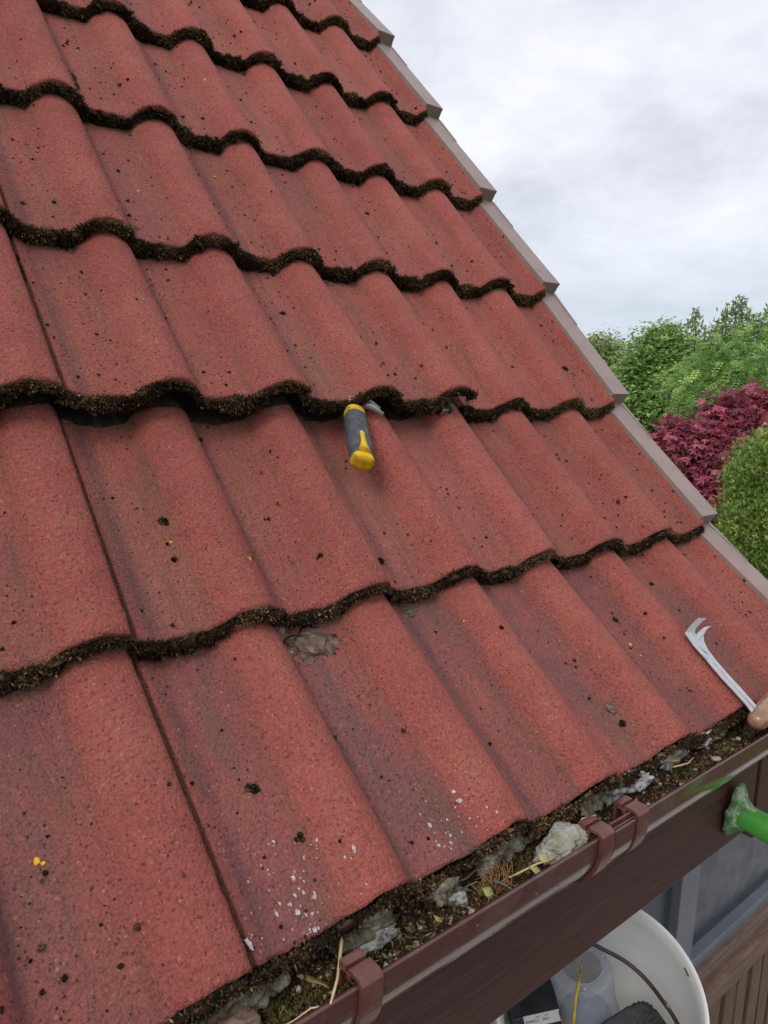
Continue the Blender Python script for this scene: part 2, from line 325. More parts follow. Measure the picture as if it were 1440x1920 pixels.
def tile_mesh(seed, s0=0., s1=.300, L=.345):
    rng = np.random.default_rng(seed); n = int(round((s1 - s0) / .0042)); mrows = 54
    s = np.linspace(s0, s1, n + 1); d = np.linspace(0, 1, mrows + 1) ** 1.15 * L
    ragged = np.array([noise.noise(Vector((x * 60, seed * 7.3, 0))) * .0022 + noise.noise(Vector((x * 300, seed * 3.1, 5))) * .0011 for x in s])
    Z = H(s); under = np.clip((.0066 - s) / .0020, 0, 1) if s0 == 0 else np.zeros(n + 1)
    top, bot = [], []
    T = .016
    for j, dj in enumerate(d):
        for i in range(n + 1):
            wv = noise.noise(Vector((s[i] * 14, dj * 9, seed))) * .0012 + noise.noise(Vector((s[i] * 90, dj * 90, seed))) * .00035
            dd = dj + (ragged[i] if j == 0 else 0)
            x = s[i] + (noise.noise(Vector((dj * 70, seed, 9))) * .0009 if i == n else 0)
            round_ = -.0018 if j == 0 else 0
            top.append((x, dd, Z[i] + wv - under[i] * .016 - .0012 * (s[i] < .02) + round_ - (.0012 if i == n else 0)))
            bot.append((x, dd + (.0015 if j == 0 else 0), Z[i] - T))
    nt_ = len(top); W_ = n + 1
    V = np.array(top + bot); F = []
    for j in range(mrows):
        for i in range(n):
            a = j * W_ + i; F.append((a, a + 1, a + 1 + W_, a + W_)); F.append((nt_ + a, nt_ + a + W_, nt_ + a + 1 + W_, nt_ + a + 1))
    for i in range(n): F.append((i, nt_ + i, nt_ + i + 1, i + 1)); a = mrows * W_ + i; F.append((a, a + 1, nt_ + a + 1, nt_ + a))
    for j in range(mrows):
        a = j * W_; F.append((a, a + W_, nt_ + a + W_, nt_ + a)); a += n; F.append((a, nt_ + a, nt_ + a + W_, a + W_))
    S = np.tile(s, (mrows + 1) * 2); D = np.tile(np.repeat(d, W_), 2)
    hgt = H(S) / G_ROLL
    pan = np.clip(1.25 - hgt * 2.2, 0, 1) ** .8
    head = np.clip((D - .262) / .03, 0, 1) * np.clip(1.2 - hgt * 1.5, 0, 1)
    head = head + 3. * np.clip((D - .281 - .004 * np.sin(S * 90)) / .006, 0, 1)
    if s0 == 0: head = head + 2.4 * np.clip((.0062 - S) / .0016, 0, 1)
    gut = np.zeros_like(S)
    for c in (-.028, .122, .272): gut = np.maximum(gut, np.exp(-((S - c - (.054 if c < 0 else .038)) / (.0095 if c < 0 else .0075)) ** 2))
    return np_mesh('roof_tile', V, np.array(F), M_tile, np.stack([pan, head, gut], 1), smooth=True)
def moss_cols(rng, n, dark=.5, warm=.5):
    base = np.array([[.018, .011, .009], [.038, .022, .015], [.065, .038, .020], [.125, .075, .036], [.080, .064, .026], [.24, .155, .080]])
    p = np.array([.27, .29, .21, .09 * warm * 2, .07, .06]); p /= p.sum()
    return base[rng.choice(len(base), n, p=p)] * rng.uniform(.7, 1.3, (n, 1))
def moss_mesh(seed, thick=.022, nb=5200, rag=.35, s0=0., s1=.30, drop=.6):
    """moss growing out of the tail edge of one tile, in that tile's frame"""
    rng = np.random.default_rng(100 + seed)
    ns = int((s1 - s0) / .003); s = np.linspace(s0, s1, ns); k = 10
    amp = np.array([.80 + rag * 1.7 * noise.noise(Vector((x * 26, seed * 5.1, 0))) + rag * 1.5 * noise.noise(Vector((x * 95, seed, 3))) for x in s])
    amp = np.clip(amp * .95 + .18 * (.6 - H(s) / G_ROLL), .08, 1.45)
    V = []; z = H(s); zc = z - .001 - thick * .42
    amp = amp * (.86 + .34 * (1 - np.clip(H(s) / G_ROLL, 0, 1)))
    sl = np.gradient(z, s); nx, nz = -sl / np.sqrt(1 + sl ** 2), 1 / np.sqrt(1 + sl ** 2)
    rr = thick * .50 * amp
    for i in range(ns):
        for q in range(k):
            a = 2 * PI * q / k; r_ = rr[i] * (.92 + .55 * noise.noise(Vector((s[i] * 170, a * 1.6, seed))))
            u_ = math.cos(a) * r_; w_ = math.sin(a) * r_ * .62
            V.append((s[i] + nx[i] * u_, -.002 - w_ - .004, z[i] - thick * .52 + nz[i] * u_))
    V = np.array(V); F = [(i * k + q, i * k + (q + 1) % k, (i + 1) * k + (q + 1) % k, (i + 1) * k + q) for i in range(ns - 1) for q in range(k)]
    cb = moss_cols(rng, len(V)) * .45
    # blades
    idx = rng.integers(0, ns, nb); a = rng.uniform(0, 2 * PI, nb); rad = rr[idx] * rng.uniform(.75, 1.05, nb)
    u_ = np.cos(a) * rad; w_ = np.sin(a) * rad * .62
    P = np.stack([s[idx] + nx[idx] * u_ + rng.uniform(-.0015, .0015, nb), -.006 - w_, z[idx] - thick * .52 + nz[idx] * u_], 1)
    D = unit(np.stack([nx[idx] * np.cos(a), -np.sin(a) * .9 - .25, nz[idx] * np.cos(a) - .15], 1) + rng.normal(size=(nb, 3)) * .55)
    bv, bf = blades(P, D, rng.uniform(.0022, .0056, nb), rng.uniform(.0004, .0011, nb), rng)
    pt = np.array([noise.noise(Vector((x * 20, seed * 3.7, 11))) for x in s])[idx]
    kc = moss_cols(rng, nb) * (1 + 1.3 * np.clip(pt, -.35, .6))[:, None]; kc = np.where(((pt > .10) & (rng.uniform(size=nb) < .4))[:, None], np.array([.18, .12, .05]) * rng.uniform(.5, 1.3, (nb, 1)), kc)
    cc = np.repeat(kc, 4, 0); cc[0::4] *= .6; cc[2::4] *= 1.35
    F = np.vstack([np.array(F), bf + len(V)])
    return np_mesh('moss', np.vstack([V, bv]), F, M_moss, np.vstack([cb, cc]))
ICO_V = None
def blobs(P, R_, rng, flat=.55, jit=.3, N_=None):
    """lumpy little balls at P"""
    global ICO_V, ICO_F
    if ICO_V is None:
        import bmesh
        bm = bmesh.new(); bmesh.ops.create_icosphere(bm, subdivisions=1, radius=1); ICO_V = np.array([v.co[:] for v in bm.verts]); ICO_F = np.array([[v.index for v in f.verts] for f in bm.faces]); bm.free()
    n = len(P); k = len(ICO_V); V = ICO_V[None] * (1 + rng.normal(size=(n, k, 1)) * jit * .6)
    V = V * (R_[:, None] * np.array([1, 1, flat]) if R_.ndim == 1 or R_.shape[1] == 1 else R_)[:, None, :] if R_.ndim == 2 else V * (R_[:, None, None] * np.array([1, 1, flat]))
    V = V + P[:, None, :]
    F = ICO_F[None] + (np.arange(n) * k)[:, None, None]
    return V.reshape(-1, 3), F.reshape(-1, 3)
def tuft_mesh(seed, n=70, extra=(), crust=False, dmax=.285, s1=.30):
    rng = np.random.default_rng(300 + seed)
    s = rng.uniform(.01, s1 - .01, n * 4); d = rng.uniform(.01, dmax, n * 4); w = np.clip(1 - H(s) / G_ROLL, 0.04, 1) ** 1.3
    cl = np.array([.35 + 1.3 * max(0, noise.noise(Vector((a * 16, b * 12, seed * 3)))) for a, b in zip(s, d)])
    keep = rng.uniform(0, 1, n * 4) < w * cl; s, d = s[keep][:n], d[keep][:n]
    r = .0006 + rng.exponential(.00055, len(s)); r = np.minimum(r, .0034)
    # little runs of moss along the foot of a roll
    if rng.uniform() < .55:
        m_ = 26; c = rng.choice([.006, .166]); d0 = rng.uniform(.03, .2)
        s = np.append(s, c + rng.normal(0, .0012, m_)); d = np.append(d, d0 + rng.uniform(0, .05, m_)); r = np.append(r, rng.uniform(.0008, .0022, m_))
    for (a, b, c) in extra:
        q = 10; s = np.append(s, a + rng.normal(0, c * .35, q)); d = np.append(d, b + rng.normal(0, c * .35, q)); r = np.append(r, rng.uniform(.45, .65, q) * c)
    z = H(s); P = np.stack([s, d, z + r * .1 - np.where(s < .01, .004, 0)], 1)
    V, F = blobs(P, r, rng, .6, .4); col = moss_cols(rng, len(P)) * .55
    C_ = np.repeat(col, len(ICO_V), 0)
    big = r > .0014; pb = np.repeat(P[big], 14, 0); nb = len(pb)
    if nb:
        D = unit(rng.normal(size=(nb, 3)) + np.array([0, 0, .8])); rb = np.repeat(r[big], 14)
        bv, bf = blades(pb + D * rb[:, None] * .4, D, rb * 1.1, rb * .18, rng)
        me_c = np.repeat(moss_cols(rng, nb) * .9, 4, 0)
        F = np.vstack([np.hstack([F, F[:, 2:3]]), bf + len(V)]) if False else F
        tri = np.vstack([bf[:, [0, 1, 2]], bf[:, [0, 2, 3]]]) + len(V)
        V = np.vstack([V, bv]); F = np.vstack([F, tri]); C_ = np.vstack([C_, me_c])
    return np_mesh('moss_tuft', V, F, M_moss, C_)
def flat_spots(pts, rng, mt, name, lift=.0006):
    """irregular thin patches lying on a tile: pts = (s, d, r, aspect)"""
    mb = MB()
    for (s, d, r, asp) in pts:
        k = 12; ph = rng.uniform(0, 9); vs = []; a0 = rng.uniform(-.5, .5)
        for q in range(k):
            a = 2 * PI * q / k; rr_ = r * (1 + .55 * noise.noise(Vector((math.cos(a) * 1.6, math.sin(a) * 1.6, ph))))
            x, y = math.cos(a) * rr_, math.sin(a) * rr_ * asp; x, y = x * math.cos(a0) - y * math.sin(a0), x * math.sin(a0) + y * math.cos(a0)
            vs.append((s + x, d + y, float(H(s + x)) + .0001))
        top = [(s + (v[0] - s) * .8, d + (v[1] - d) * .8, float(H(s + (v[0] - s) * .8)) + lift + r * .12) for v in vs]
        mb.add(vs + top, [tuple(range(k, 2 * k))] + [(i, (i + 1) % k, k + (i + 1) % k, k + i) for i in range(k)])
    return mb
# ------------------------------------------------------------ house
house = empty('house', (0, .4, -2.6), 'house corner with a steep red concrete tile roof, mossy course lines, brown fascia and gutter', 'house')
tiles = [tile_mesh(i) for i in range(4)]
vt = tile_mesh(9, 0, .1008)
thick = [moss_mesh(i, .0172, 8000, .8) for i in range(6)]; thin = [moss_mesh(10 + i, .0135, 4200, .95) for i in range(4)]
mids = [moss_mesh(50 + i, .0145, 6500, .95) for i in range(3)]
eave = [moss_mesh(20 + i, .0120, 4200, 1.0) for i in range(3)]
thick_v = moss_mesh(31, .0175, 3000, s1=.098); thin_v = moss_mesh(32, .0145, 1800, .9, s1=.098)
tufts = [tuft_mesh(i, 80 + 35 * (i % 3)) for i in range(5)]; tuft_v = [tuft_mesh(40 + i, 90, s1=.11) for i in range(3)]
SPEC = {  # extra moss cushions the photo shows on particular tiles: (row, joint roll) -> [(s, d, radius)]
    (1, 5): [(.078, .137, .0062), (.236, .060, .0034)], (0, 5): [(.064, .126, .0058), (.083, .072, .0046)], (1, 3): [(.014, .040, .005)],
    (0, 3): [(.229, .05, .0052), (.12, .2, .003)], (2, 1): [(.2, .1, .003)], (2, -1): [(.055, .1, .0055)], (0, 1): [(.06, .18, .004), (.2, .22, .003)]}
LIFT = {(2, 7): .0225, (2, 5): .0245, (2, 3): .024, (2, 9): .012}
tile_M = {}
rr = random.Random(5)
for k in range(8):
    for j in (9, 7, 5, 3, 1, -1):
        if j == 9 and k > 3: pass
        p, ed, n, L = row_frame(k, LIFT.get((k, j), rr.uniform(0, .0015)))
        xl = -.15 * (j + 2) + .028
        ax = (Vector((1, 0, 0)) + ed * rr.uniform(-.004, .004)).normalized(); ey = n.cross(ax)
        M = Matrix((ax, ey, n)).transposed().to_4x4(); M.translation = Vector((xl, p.y, p.z)) + ed * rr.uniform(-.003, .003)
        tile_M[(k, j)] = M
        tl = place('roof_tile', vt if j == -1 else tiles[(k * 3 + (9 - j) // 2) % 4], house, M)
        tl['grime'] = {(0, 9): .8, (0, 7): .75, (0, 5): 1., (0, 3): .85, (0, 1): 1., (1, 9): .6, (3, 7): .7, (2, 7): .35, (4, 7): .5}.get((k, j), rr.uniform(0, .35))
        if k == 2 and j in (7, 5, 3): tl['label'] = 'tile with its lower edge lifted above the course below'
        if k == 0: m_ = eave[(j // 2) % 3]
        elif k == 2 and j in (7, 5, 3): m_ = mids[(j // 2) % 3]
        elif k == 1: m_ = thin_v if j == -1 else thin[(j // 2 + 1) % 4]
        else: m_ = thick_v if j == -1 else thick[(k * 3 + j) % 6]
        if k == 0 and j == -1: m_ = thin_v
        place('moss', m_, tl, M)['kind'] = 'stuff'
        if False:   # old moss left behind on the tiles below when the edge was lifted
            p2, ed2, n2, _ = row_frame(2); M2 = Matrix((Vector((1, 0, 0)), ed2, n2)).transposed().to_4x4(); M2.translation = Vector((xl, p2.y, p2.z)) + ed2 * .010 - n2 * .006
            place('moss', thin[(j // 2) % 4], tl, M2)['kind'] = 'stuff'
        ex = SPEC.get((k, j))
        tm = tuft_mesh(60 + k * 10 + j, 70, ex, s1=.12 if j == -1 else .30) if ex else (tuft_v[k % 3] if j == -1 else tufts[(k * 2 + j) % 5])
        place('moss_tuft', tm, tl, M)['kind'] = 'stuff'
def on_tile(kj, mb, name, mt, **kw):
    tl = [o for o in house.children if o.name.startswith('roof_tile') and (o.matrix_world.translation - tile_M[kj].translation).length < 1e-4][0]
    o = mb.build(name, mt, None, **kw); o.matrix_world = tile_M[kj]; o.parent = tl; o.matrix_parent_inverse = tl.matrix_world.inverted()
    if name in ('paint_splash', 'yellow_lichen'): o['kind'] = 'stuff'
    return o
bpy.context.view_layer.update()
rng = np.random.default_rng(8)
sp = []
for (s, d, sd_, n_) in ((.057, .067, .008, 8), (.052, .030, .018, 30), (.012, .014, .006, 16), (.063, .006, .012, 16), (.09, .03, .02, 22), (.03, .05, .02, 10), (.075, .045, .012, 14)):
    for _ in range(int(n_ * .8)): sp.append((float(np.clip(s + rng.normal() * sd_ * .7, .008, .2)), max(.004, d + rng.normal() * sd_), min(.0024, .0003 + rng.exponential(.00045)), rng.uniform(.9, 2.2)))
on_tile((0, 5), flat_spots(sp, rng, M_white, ''), 'paint_splash', M_white)
sp = [(float(rng.uniform(.19, .27)), float(abs(rng.normal(.02, .02)) + .006), .0003 + rng.exponential(.0003), 1.4) for _ in range(40)]
on_tile((0, 5), flat_spots(sp, rng, M_white, ''), 'paint_splash', M_white)
for kj, pts in {(0, 7): [(.190, .137, .0026, 1.2), (.194, .134, .0018, 1)], (0, 5): [(.022, .2, .0009, 1), (.17, .265, .0016, 1.5), (.178, .258, .0012, 1), (.165, .25, .001, 1)], (1, 5): [(.077, .11, .0016, 1), (.141, .06, .0024, .8)],
                (0, 3): [(.09, .23, .001, 1)], (0, 1): [(.05, .14, .0022, 1.2), (.052, .12, .0014, 1), (.02, .14, .001, 1)], (3, 5): [(.2, .12, .002, 1)], (4, 3): [(.1, .15, .0018, 1)], (3, 3): [(.05, .2, .0018, 1)]}.items():
    on_tile(kj, flat_spots(pts, rng, M_lich, ''), 'yellow_lichen', M_lich)
def lump(c, r, seed, sc=1.0, res=3, rough_=.35):
    """irregular stone-like lump, r = half sizes"""
    import bmesh
    bm = bmesh.new(); bmesh.ops.create_icosphere(bm, subdivisions=res, radius=1); mb = MB()
    vs = []
    for v in bm.verts:
        q = v.co.copy(); f = 1 + rough_ * noise.noise(q * 1.4 + Vector((seed * 7.7, 0, 0))) + rough_ * .6 * noise.noise(q * 3.8 + Vector((0, seed * 3.3, 0))) + rough_ * .25 * noise.noise(q * 9 + Vector((0, 0, seed)))
        vs.append((c[0] + q.x * r[0] * f, c[1] + q.y * r[1] * f, c[2] + q.z * r[2] * f))
    mb.add(vs, [tuple(v.index for v in f.verts) for f in bm.faces]); bm.free(); return mb
on_tile((0, 5), lump((.192, .252, float(H(.192))), (.027, .017, .0022), 3, rough_=.8, res=4), 'lichen_crust', M_crust, smooth=True)
on_tile((0, 5), lump((.150, .270, float(H(.150)) - .002), (.012, .010, .003), 5, rough_=.5), 'lichen_crust', M_crust, smooth=True)
on_tile((0, 3), lump((.03, .265, float(H(.03)) - .001), (.02, .007, .003), 6, rough_=.5), 'lichen_crust', M_crust, smooth=True)
on_tile((0, 3), lump((-.07 + .3, .07, .0018), (.009, .008, .0016), 8, rough_=.6), 'lichen_crust', M_crust, smooth=True)
# underlay below the tiles, so that lifted edges show dark depth
mb = MB(); poly = [yz(AB[k][0], AB[k][1] - .036) for k in range(1, 9)]
p0 = yz(.012, -.040); poly = [p0] + poly
vs = [(x, p.y, p.z) for p in poly for x in (-1.62, -.004)] + [(x, p.y + .01, p.z - .02) for p in poly for x in (-1.62, -.004)]
q = len(poly) * 2
mb.add(vs, [(2 * i, 2 * i + 1, 2 * i + 3, 2 * i + 2) for i in range(len(poly) - 1)] + [(q + 2 * i, q + 2 * i + 2, q + 2 * i + 3, q + 2 * i + 1) for i in range(len(poly) - 1)] + [(1, q + 1, q + 3, 3)] * 0)
mb.build('roof_underlay', M_under, house)
# near-black strip set into the gap below the lifted tiles
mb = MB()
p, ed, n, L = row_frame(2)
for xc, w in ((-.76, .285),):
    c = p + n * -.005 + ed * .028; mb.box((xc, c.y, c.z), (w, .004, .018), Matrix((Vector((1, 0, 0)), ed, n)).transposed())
mb.build('gap_strip', M_gap, house)
# verge units
def verge_mesh():
    w, h, T, L = .049, .029, .0022, .310   # width, tail height, wall, length
    mb = MB(); st = 10
    pr = []
    for i in range(st + 1):
        d = L * i / st; hh = h - .012 * (d / L) ** .9 ; ww = w
        pr.append([(-.001, d, hh - .020), (-.001, d, hh), (ww, d, hh), (ww + .004, d, hh - .055)])
    k = 4
    mb.add([v for q_ in pr for v in q_], [(i * k + j, (i + 1) * k + j, (i + 1) * k + j + 1, i * k + j + 1) for i in range(st) for j in range(3)])
    return mb
for k in range(8):
    p, ed, n, L = row_frame(k, 0, .014)
    M = Matrix((Vector((1, 0, 0)), ed, n)).transposed().to_4x4(); M.translation = Vector((-.0245 + rr.uniform(-.001, .001), p.y, p.z)) + ed * .008
    v = verge_mesh().build('verge_cap', M_verge, house, M=M, solid=.0024, bevel=.0012)
    mb = MB(); mb.add([(-.001, 0, .029), (.049, 0, .029), (.052, -.002, .004), (-.003, -.004, -.002), (-.001, .003, .029), (.049, .003, .029), (.052, .002, .006), (-.003, .001, .000)],
                      [(0, 1, 2, 3), (4, 7, 6, 5), (0, 4, 5, 1), (1, 5, 6, 2), (2, 6, 7, 3), (3, 7, 4, 0)])
    mb.build('end_plate', M_verge, v, M=M, bevel=.0012)
    mb = MB(); mb.add([(.047, .302, .019), (.066, .290, .015), (.049, .19, .024), (.047, .302, .004), (.066, .290, .001), (.049, .19, .010)], [(0, 2, 1), (3, 4, 5), (0, 1, 4, 3), (1, 2, 5, 4), (2, 0, 3, 5)])
    mb.build('side_flange', M_verge, v, M=M)
bpy.context.view_layer.update()
# walls, fascia, gutter
MB().box((-.88, .52, -1.42), (.82, .10, 1.18)).build('wall', M_wall, house)
MB().box((-.88, 1.6, -1.42), (.82, .98, 1.18)).build('wall', M_wall, house)
MB().box((-.86, .25, -.292), (.83, .165, .005)).build('soffit', M_fascia, house)
MB().box((-.83, .073, -.172), (.802, .009, .134)).build('fascia', M_fascia, house, bevel=.002)
f2 = MB().box((.021, .076, -.185), (.036, .012, .150)).build('fascia_end_box', M_fascia, house, bevel=.002)
GY, GZ, GR = .006, -.020, .056
def gutter_mb(x0, x1, r=GR, t=.0026, bead=True):
    mb = MB(); pr = []
    A = [math.radians(a) for a in range(180, 361, 7)] + [2 * PI]
    out = [(GY + r * math.cos(a), GZ + r * math.sin(a) * .98) for a in A]; inn = [(GY + (r - t) * math.cos(a), GZ + (r - t) * math.sin(a) * .98) for a in A]
    # squared lip, upright for 12 mm and rolled outward
    lip_o = [(GY - r, GZ), (GY - r, GZ + .010), (GY - r - .0006, GZ + .0125)]; lip_i = [(GY - r + t + .001, GZ + .0125), (GY - r + t, GZ + .004)]
    pr = lip_i[::-1][:0] + out[1:] + [(GY + r, GZ + .012), (GY + r - t, GZ + .012)] + inn[::-1] + [lip_i[1], lip_i[0]] + lip_o[::-1]
    n = len(pr); xs = [x0 + (x1 - x0) * i / 12 for i in range(13)]
    mb.add([(x, y, z) for x in xs for (y, z) in pr], [(i * n + j, (i + 1) * n + j, (i + 1) * n + (j + 1) % n, i * n + (j + 1) % n) for i in range(12) for j in range(n)] + [tuple(range(n)), tuple(range(12 * n + n - 1, 12 * n - 1, -1))])
    return mb
gut = gutter_mb(-1.62, .085).build('gutter', M_gutter, house, smooth=False)
for p_ in gut.data.polygons: p_.use_smooth = len(p_.vertices) == 4
def strap(x0, x1, name, lab=None):
    r = GR + .0045; mb = MB(); pr_o, pr_i = [], []
    A = [math.radians(a) for a in range(180, 330, 6)]
    o = [(GY + .026, GZ + .0175), (GY - r + .006, GZ + .0185), (GY - r + .001, GZ + .0165), (GY - r - .001, GZ + .010)]
    o = [(GY - r + .018, GZ + .0185), (GY - r + .005, GZ + .0185), (GY - r, GZ + .0145)] + [(GY + r * math.cos(a), GZ + r * math.sin(a) * .98) for a in A]
    ri = GR + .0005
    ii = [(GY - r + .018, GZ + .0150), (GY - r + .006, GZ + .0150), (GY - ri, GZ + .0125)] + [(GY + ri * math.cos(a), GZ + ri * math.sin(a) * .98) for a in A]
    pr = o + ii[::-1]; n = len(pr)
    mb.add([(x, y, z) for x in (x0, x1) for (y, z) in pr], [(j, n + j, n + (j + 1) % n, (j + 1) % n) for j in range(n)])
    m_ = len(o)
    mb.add([(x, y, z) for x in (x0, x1) for (y, z) in pr], [(j, n - 1 - j, n - 2 - j, j + 1) for j in range(m_ - 1)] + [(n + j, n + j + 1, n + n - 2 - j, n + n - 1 - j) for j in range(m_ - 1)])
    s_ = mb.build(name, M_clip, gut, bevel=.0012)
    b2 = MB(); xm = (x0 + x1) / 2
    b2.box((xm, GY - GR + .020, GZ + .0150), (abs(x1 - x0) / 2, .0035, .0035)); b2.box((xm, GY - GR + .014, GZ + .0105), (abs(x1 - x0) / 2 * .96, .0028, .0028)); b2.box((xm, GY - GR + .024, GZ + .007), (abs(x1 - x0) / 2, .0016, .011))
    b2.build('clip_ridge', M_clip, s_, bevel=.0008)
    return s_
strap(-.956, -.936, 'gutter_bracket'); strap(-.662, -.642, 'gutter_bracket'); strap(-.600, -.580, 'gutter_bracket'); strap(-.232, -.206, 'gutter_bracket')
u = gutter_mb(-.640, -.602, GR + .0030, .0022).build('gutter_union', M_gutter, gut)
for p_ in u.data.polygons: p_.use_smooth = len(p_.vertices) == 4
MB().box((-.62, GY - GR + .006, GZ + .006), (.024, .0012, .009)).build('union_rib', M_clip, u)
# mortar bedding showing between the tile ends and the gutter
rr2 = random.Random(3)
for i, (x, y, z, a, b, c, mt) in enumerate([(-.915, .006, -.017, .030, .010, .012, 0), (-.905, -.004, -.026, .016, .007, .006, 1), (-.735, .006, -.015, .033, .008, .010, 0), (-.762, .003, -.018, .014, .007, .009, 0), (-.825, .000, -.022, .016, .009, .010, 0), (-.815, -.008, -.028, .009, .006, .006, 1), (-.548, .003, -.016, .030, .008, .009, 1), (-.515, .002, -.018, .018, .010, .010, 1),
        (-.435, .004, -.015, .028, .008, .010, 1), (-.355, .004, -.017, .020, .007, .009, 1), (-.330, .002, -.017, .016, .006, .008, 0), (-1.005, .006, -.020, .014, .009, .010, 0), (-1.030, .004, -.018, .020, .008, .010, 0), (-1.072, .008, -.018, .026, .008, .010, 0), (-.60, .004, -.018, .022, .007, .008, 0), (-.23, .004, -.017, .03, .007, .009, 0), (-.27, -.012, -.030, .012, .007, .008, 0)]):
    lump((x, y - .001, z + .001), (a * 1.1, b * 1.25, c * 1.1), i + 11, rough_=.75, res=4).build('mortar_chunk', (M_mort, M_mortw)[mt], house, smooth=True)
# ------------------------------------------------------------ gutter debris
rng = np.random.default_rng(21)
def debris():
    xs = np.linspace(-1.25, .06, 420); ys = np.linspace(-.0455, .045, 34)
    def hz(x, y):
        base = -.0265 - .004 * math.cos((y) * 30) + .006 * noise.noise(Vector((x * 12, y * 25, 0))) + .006 * noise.noise(Vector((x * 45, y * 60, 4))) + .0028 * noise.noise(Vector((x * 160, y * 160, 8)))
        return base + .006 * max(0, y + .01) / .03 * (1 if y < .02 else .6)
    V = np.array([(x, y, hz(x, y)) for x in xs for y in ys]); ny = len(ys)
    F = np.array([(i * ny + j, (i + 1) * ny + j, (i + 1) * ny + j + 1, i * ny + j + 1) for i in range(len(xs) - 1) for j in range(ny - 1)])
    col = np.array([[.022, .015, .010], [.045, .030, .017], [.075, .052, .026], [.060, .058, .020]])[rng.integers(0, 4, len(V))]
    sm = np.array([.5 + .9 * noise.noise(Vector((v[0] * 25, v[1] * 25, 1))) for v in V])[:, None]; col = col * np.clip(.75 + sm * .6, .4, 1.8)
    n = 80000; P = np.stack([rng.uniform(-1.25, .05, n), rng.uniform(-.045, .024, n), np.zeros(n)], 1)
    P[:, 2] = [hz(a, b) - .0005 for a, b in P[:, :2]]
    patch = np.array([noise.noise(Vector((a * 14, b * 20, 7))) for a, b in P[:, :2]])
    D = unit(rng.normal(size=(n, 3)) * np.array([1, 1, .6]) + np.array([0, 0, .75])); L = rng.uniform(.002, .0065, n) * (1 + .6 * np.clip(patch, -.5, 1))
    bv, bf = blades(P, D, L, rng.uniform(.0004, .0011, n), rng)
    cA = moss_cols(rng, n); olive = np.array([.12, .115, .03]) * rng.uniform(.5, 1.4, (n, 1)); cA = np.where((patch > .12)[:, None] & (rng.uniform(size=(n, 1)) < .55), olive, cA)
    rust = np.array([.17, .062, .02]) * rng.uniform(.4, 1.3, (n, 1)); cA = np.where((patch < -.22)[:, None] & (rng.uniform(size=(n, 1)) < .35), rust, cA)
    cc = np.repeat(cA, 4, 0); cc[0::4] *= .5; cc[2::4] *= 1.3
    # grit
    m = 7000; Q = np.stack([rng.uniform(-1.25, .05, m), rng.uniform(-.045, .018, m), np.zeros(m)], 1); Q[:, 2] = [hz(a, b) + .0008 for a, b in Q[:, :2]]
    gv, gf = blobs(Q, .0005 + rng.exponential(.0007, m).clip(0, .0045), rng, .8, .4)
    gc = np.array([[.30, .24, .17], [.14, .09, .06], [.42, .40, .36], [.22, .09, .06], [.10, .07, .04]])[rng.integers(0, 5, m)] * rng.uniform(.5, 1.1, (m, 1))
    tri = np.vstack([F[:, [0, 1, 2]], F[:, [0, 2, 3]], bf[:, [0, 1, 2]] + len(V), bf[:, [0, 2, 3]] + len(V), gf + len(V) + len(bv)])
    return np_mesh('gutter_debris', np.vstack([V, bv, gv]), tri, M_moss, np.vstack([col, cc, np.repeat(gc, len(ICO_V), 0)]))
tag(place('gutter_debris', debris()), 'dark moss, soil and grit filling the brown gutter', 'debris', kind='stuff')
def stalk(pts, r, label, mt=M_straw, nm='straw_stalk', grp='dry stalks lying in the gutter'):
    mb = MB(); mb.tube(pts, [r * (1 - .5 * i / (len(pts) - 1)) for i in range(len(pts))], 6, flat=.6); return tag(mb.build(nm, mt, smooth=True), label, 'straw', grp)
stalk([(-.9290, .0075, -.0060), (-.945, -.012, -.009), (-.962, -.032, -.010), (-.9805, -.0495, -.0075)], .0021, 'long pale straw leaning over the gutter lip at the bottom of the photo')
stalk([(-.980, -.048, -.011), (-.992, -.042, -.010), (-1.005, -.040, -.014), (-1.017, -.034, -.02)], .0015, 'short curved straw touching the foot of the long pale straw')
stalk([(-1.0, -.05, -.016), (-1.004, -.044, -.02), (-1.0, -.038, -.026)], .0018, 'stubby brown stalk beside the gutter lip at the photo\'s bottom edge', M_dead)
mb = MB()
for i in range(46):
    x = -.775 + rr2.gauss(0, .012); y = -.020 + rr2.gauss(0, .008); a = rr2.gauss(1.0, .9); r_ = rr2.uniform(.0003, .0006)
    mb.tube([(x, y, -.022), (x + .011 * math.cos(a), y + .011 * math.sin(a), -.018 + rr2.uniform(0, .005)), (x + .02 * math.cos(a + .4), y + .018 * math.sin(a + .4), -.024)], [r_, r_, r_ * .6], 5)
tag(mb.build('root_tangle', simple('rust_root', [(.22, .10, .035), (.36, .19, .08)], 90, .8), smooth=True), 'tangle of rust-brown roots midway along the gutter', 'roots', kind='stuff')
for pts, lab in (([(-.86, .004, -.016), (-.80, -.006, -.015), (-.755, .004, -.013), (-.72, .012, -.012)], 'long dark twig lying along the middle of the gutter'),
                 ([(-.71, -.036, -.016), (-.735, -.034, -.012), (-.765, -.026, -.018)], 'thin tan twig beside the large whitish mortar block'),
                 ([(-.46, -.012, -.016), (-.44, -.02, -.014), (-.415, -.014, -.017)], 'fine curled rootlet in the gutter right of the double bracket'),
                 ([(-.66, -.022, -.012), (-.645, -.018, -.009), (-.63, -.022, -.009)], 'pale thin stalk between the two gutter brackets')):
    tag(MB().tube(pts, [.0011, .0010, .0008, .0006][:len(pts)], 6).build('twig', M_bark if 'dark' in lab else M_straw, smooth=True), lab, 'twig', 'twigs in the gutter')
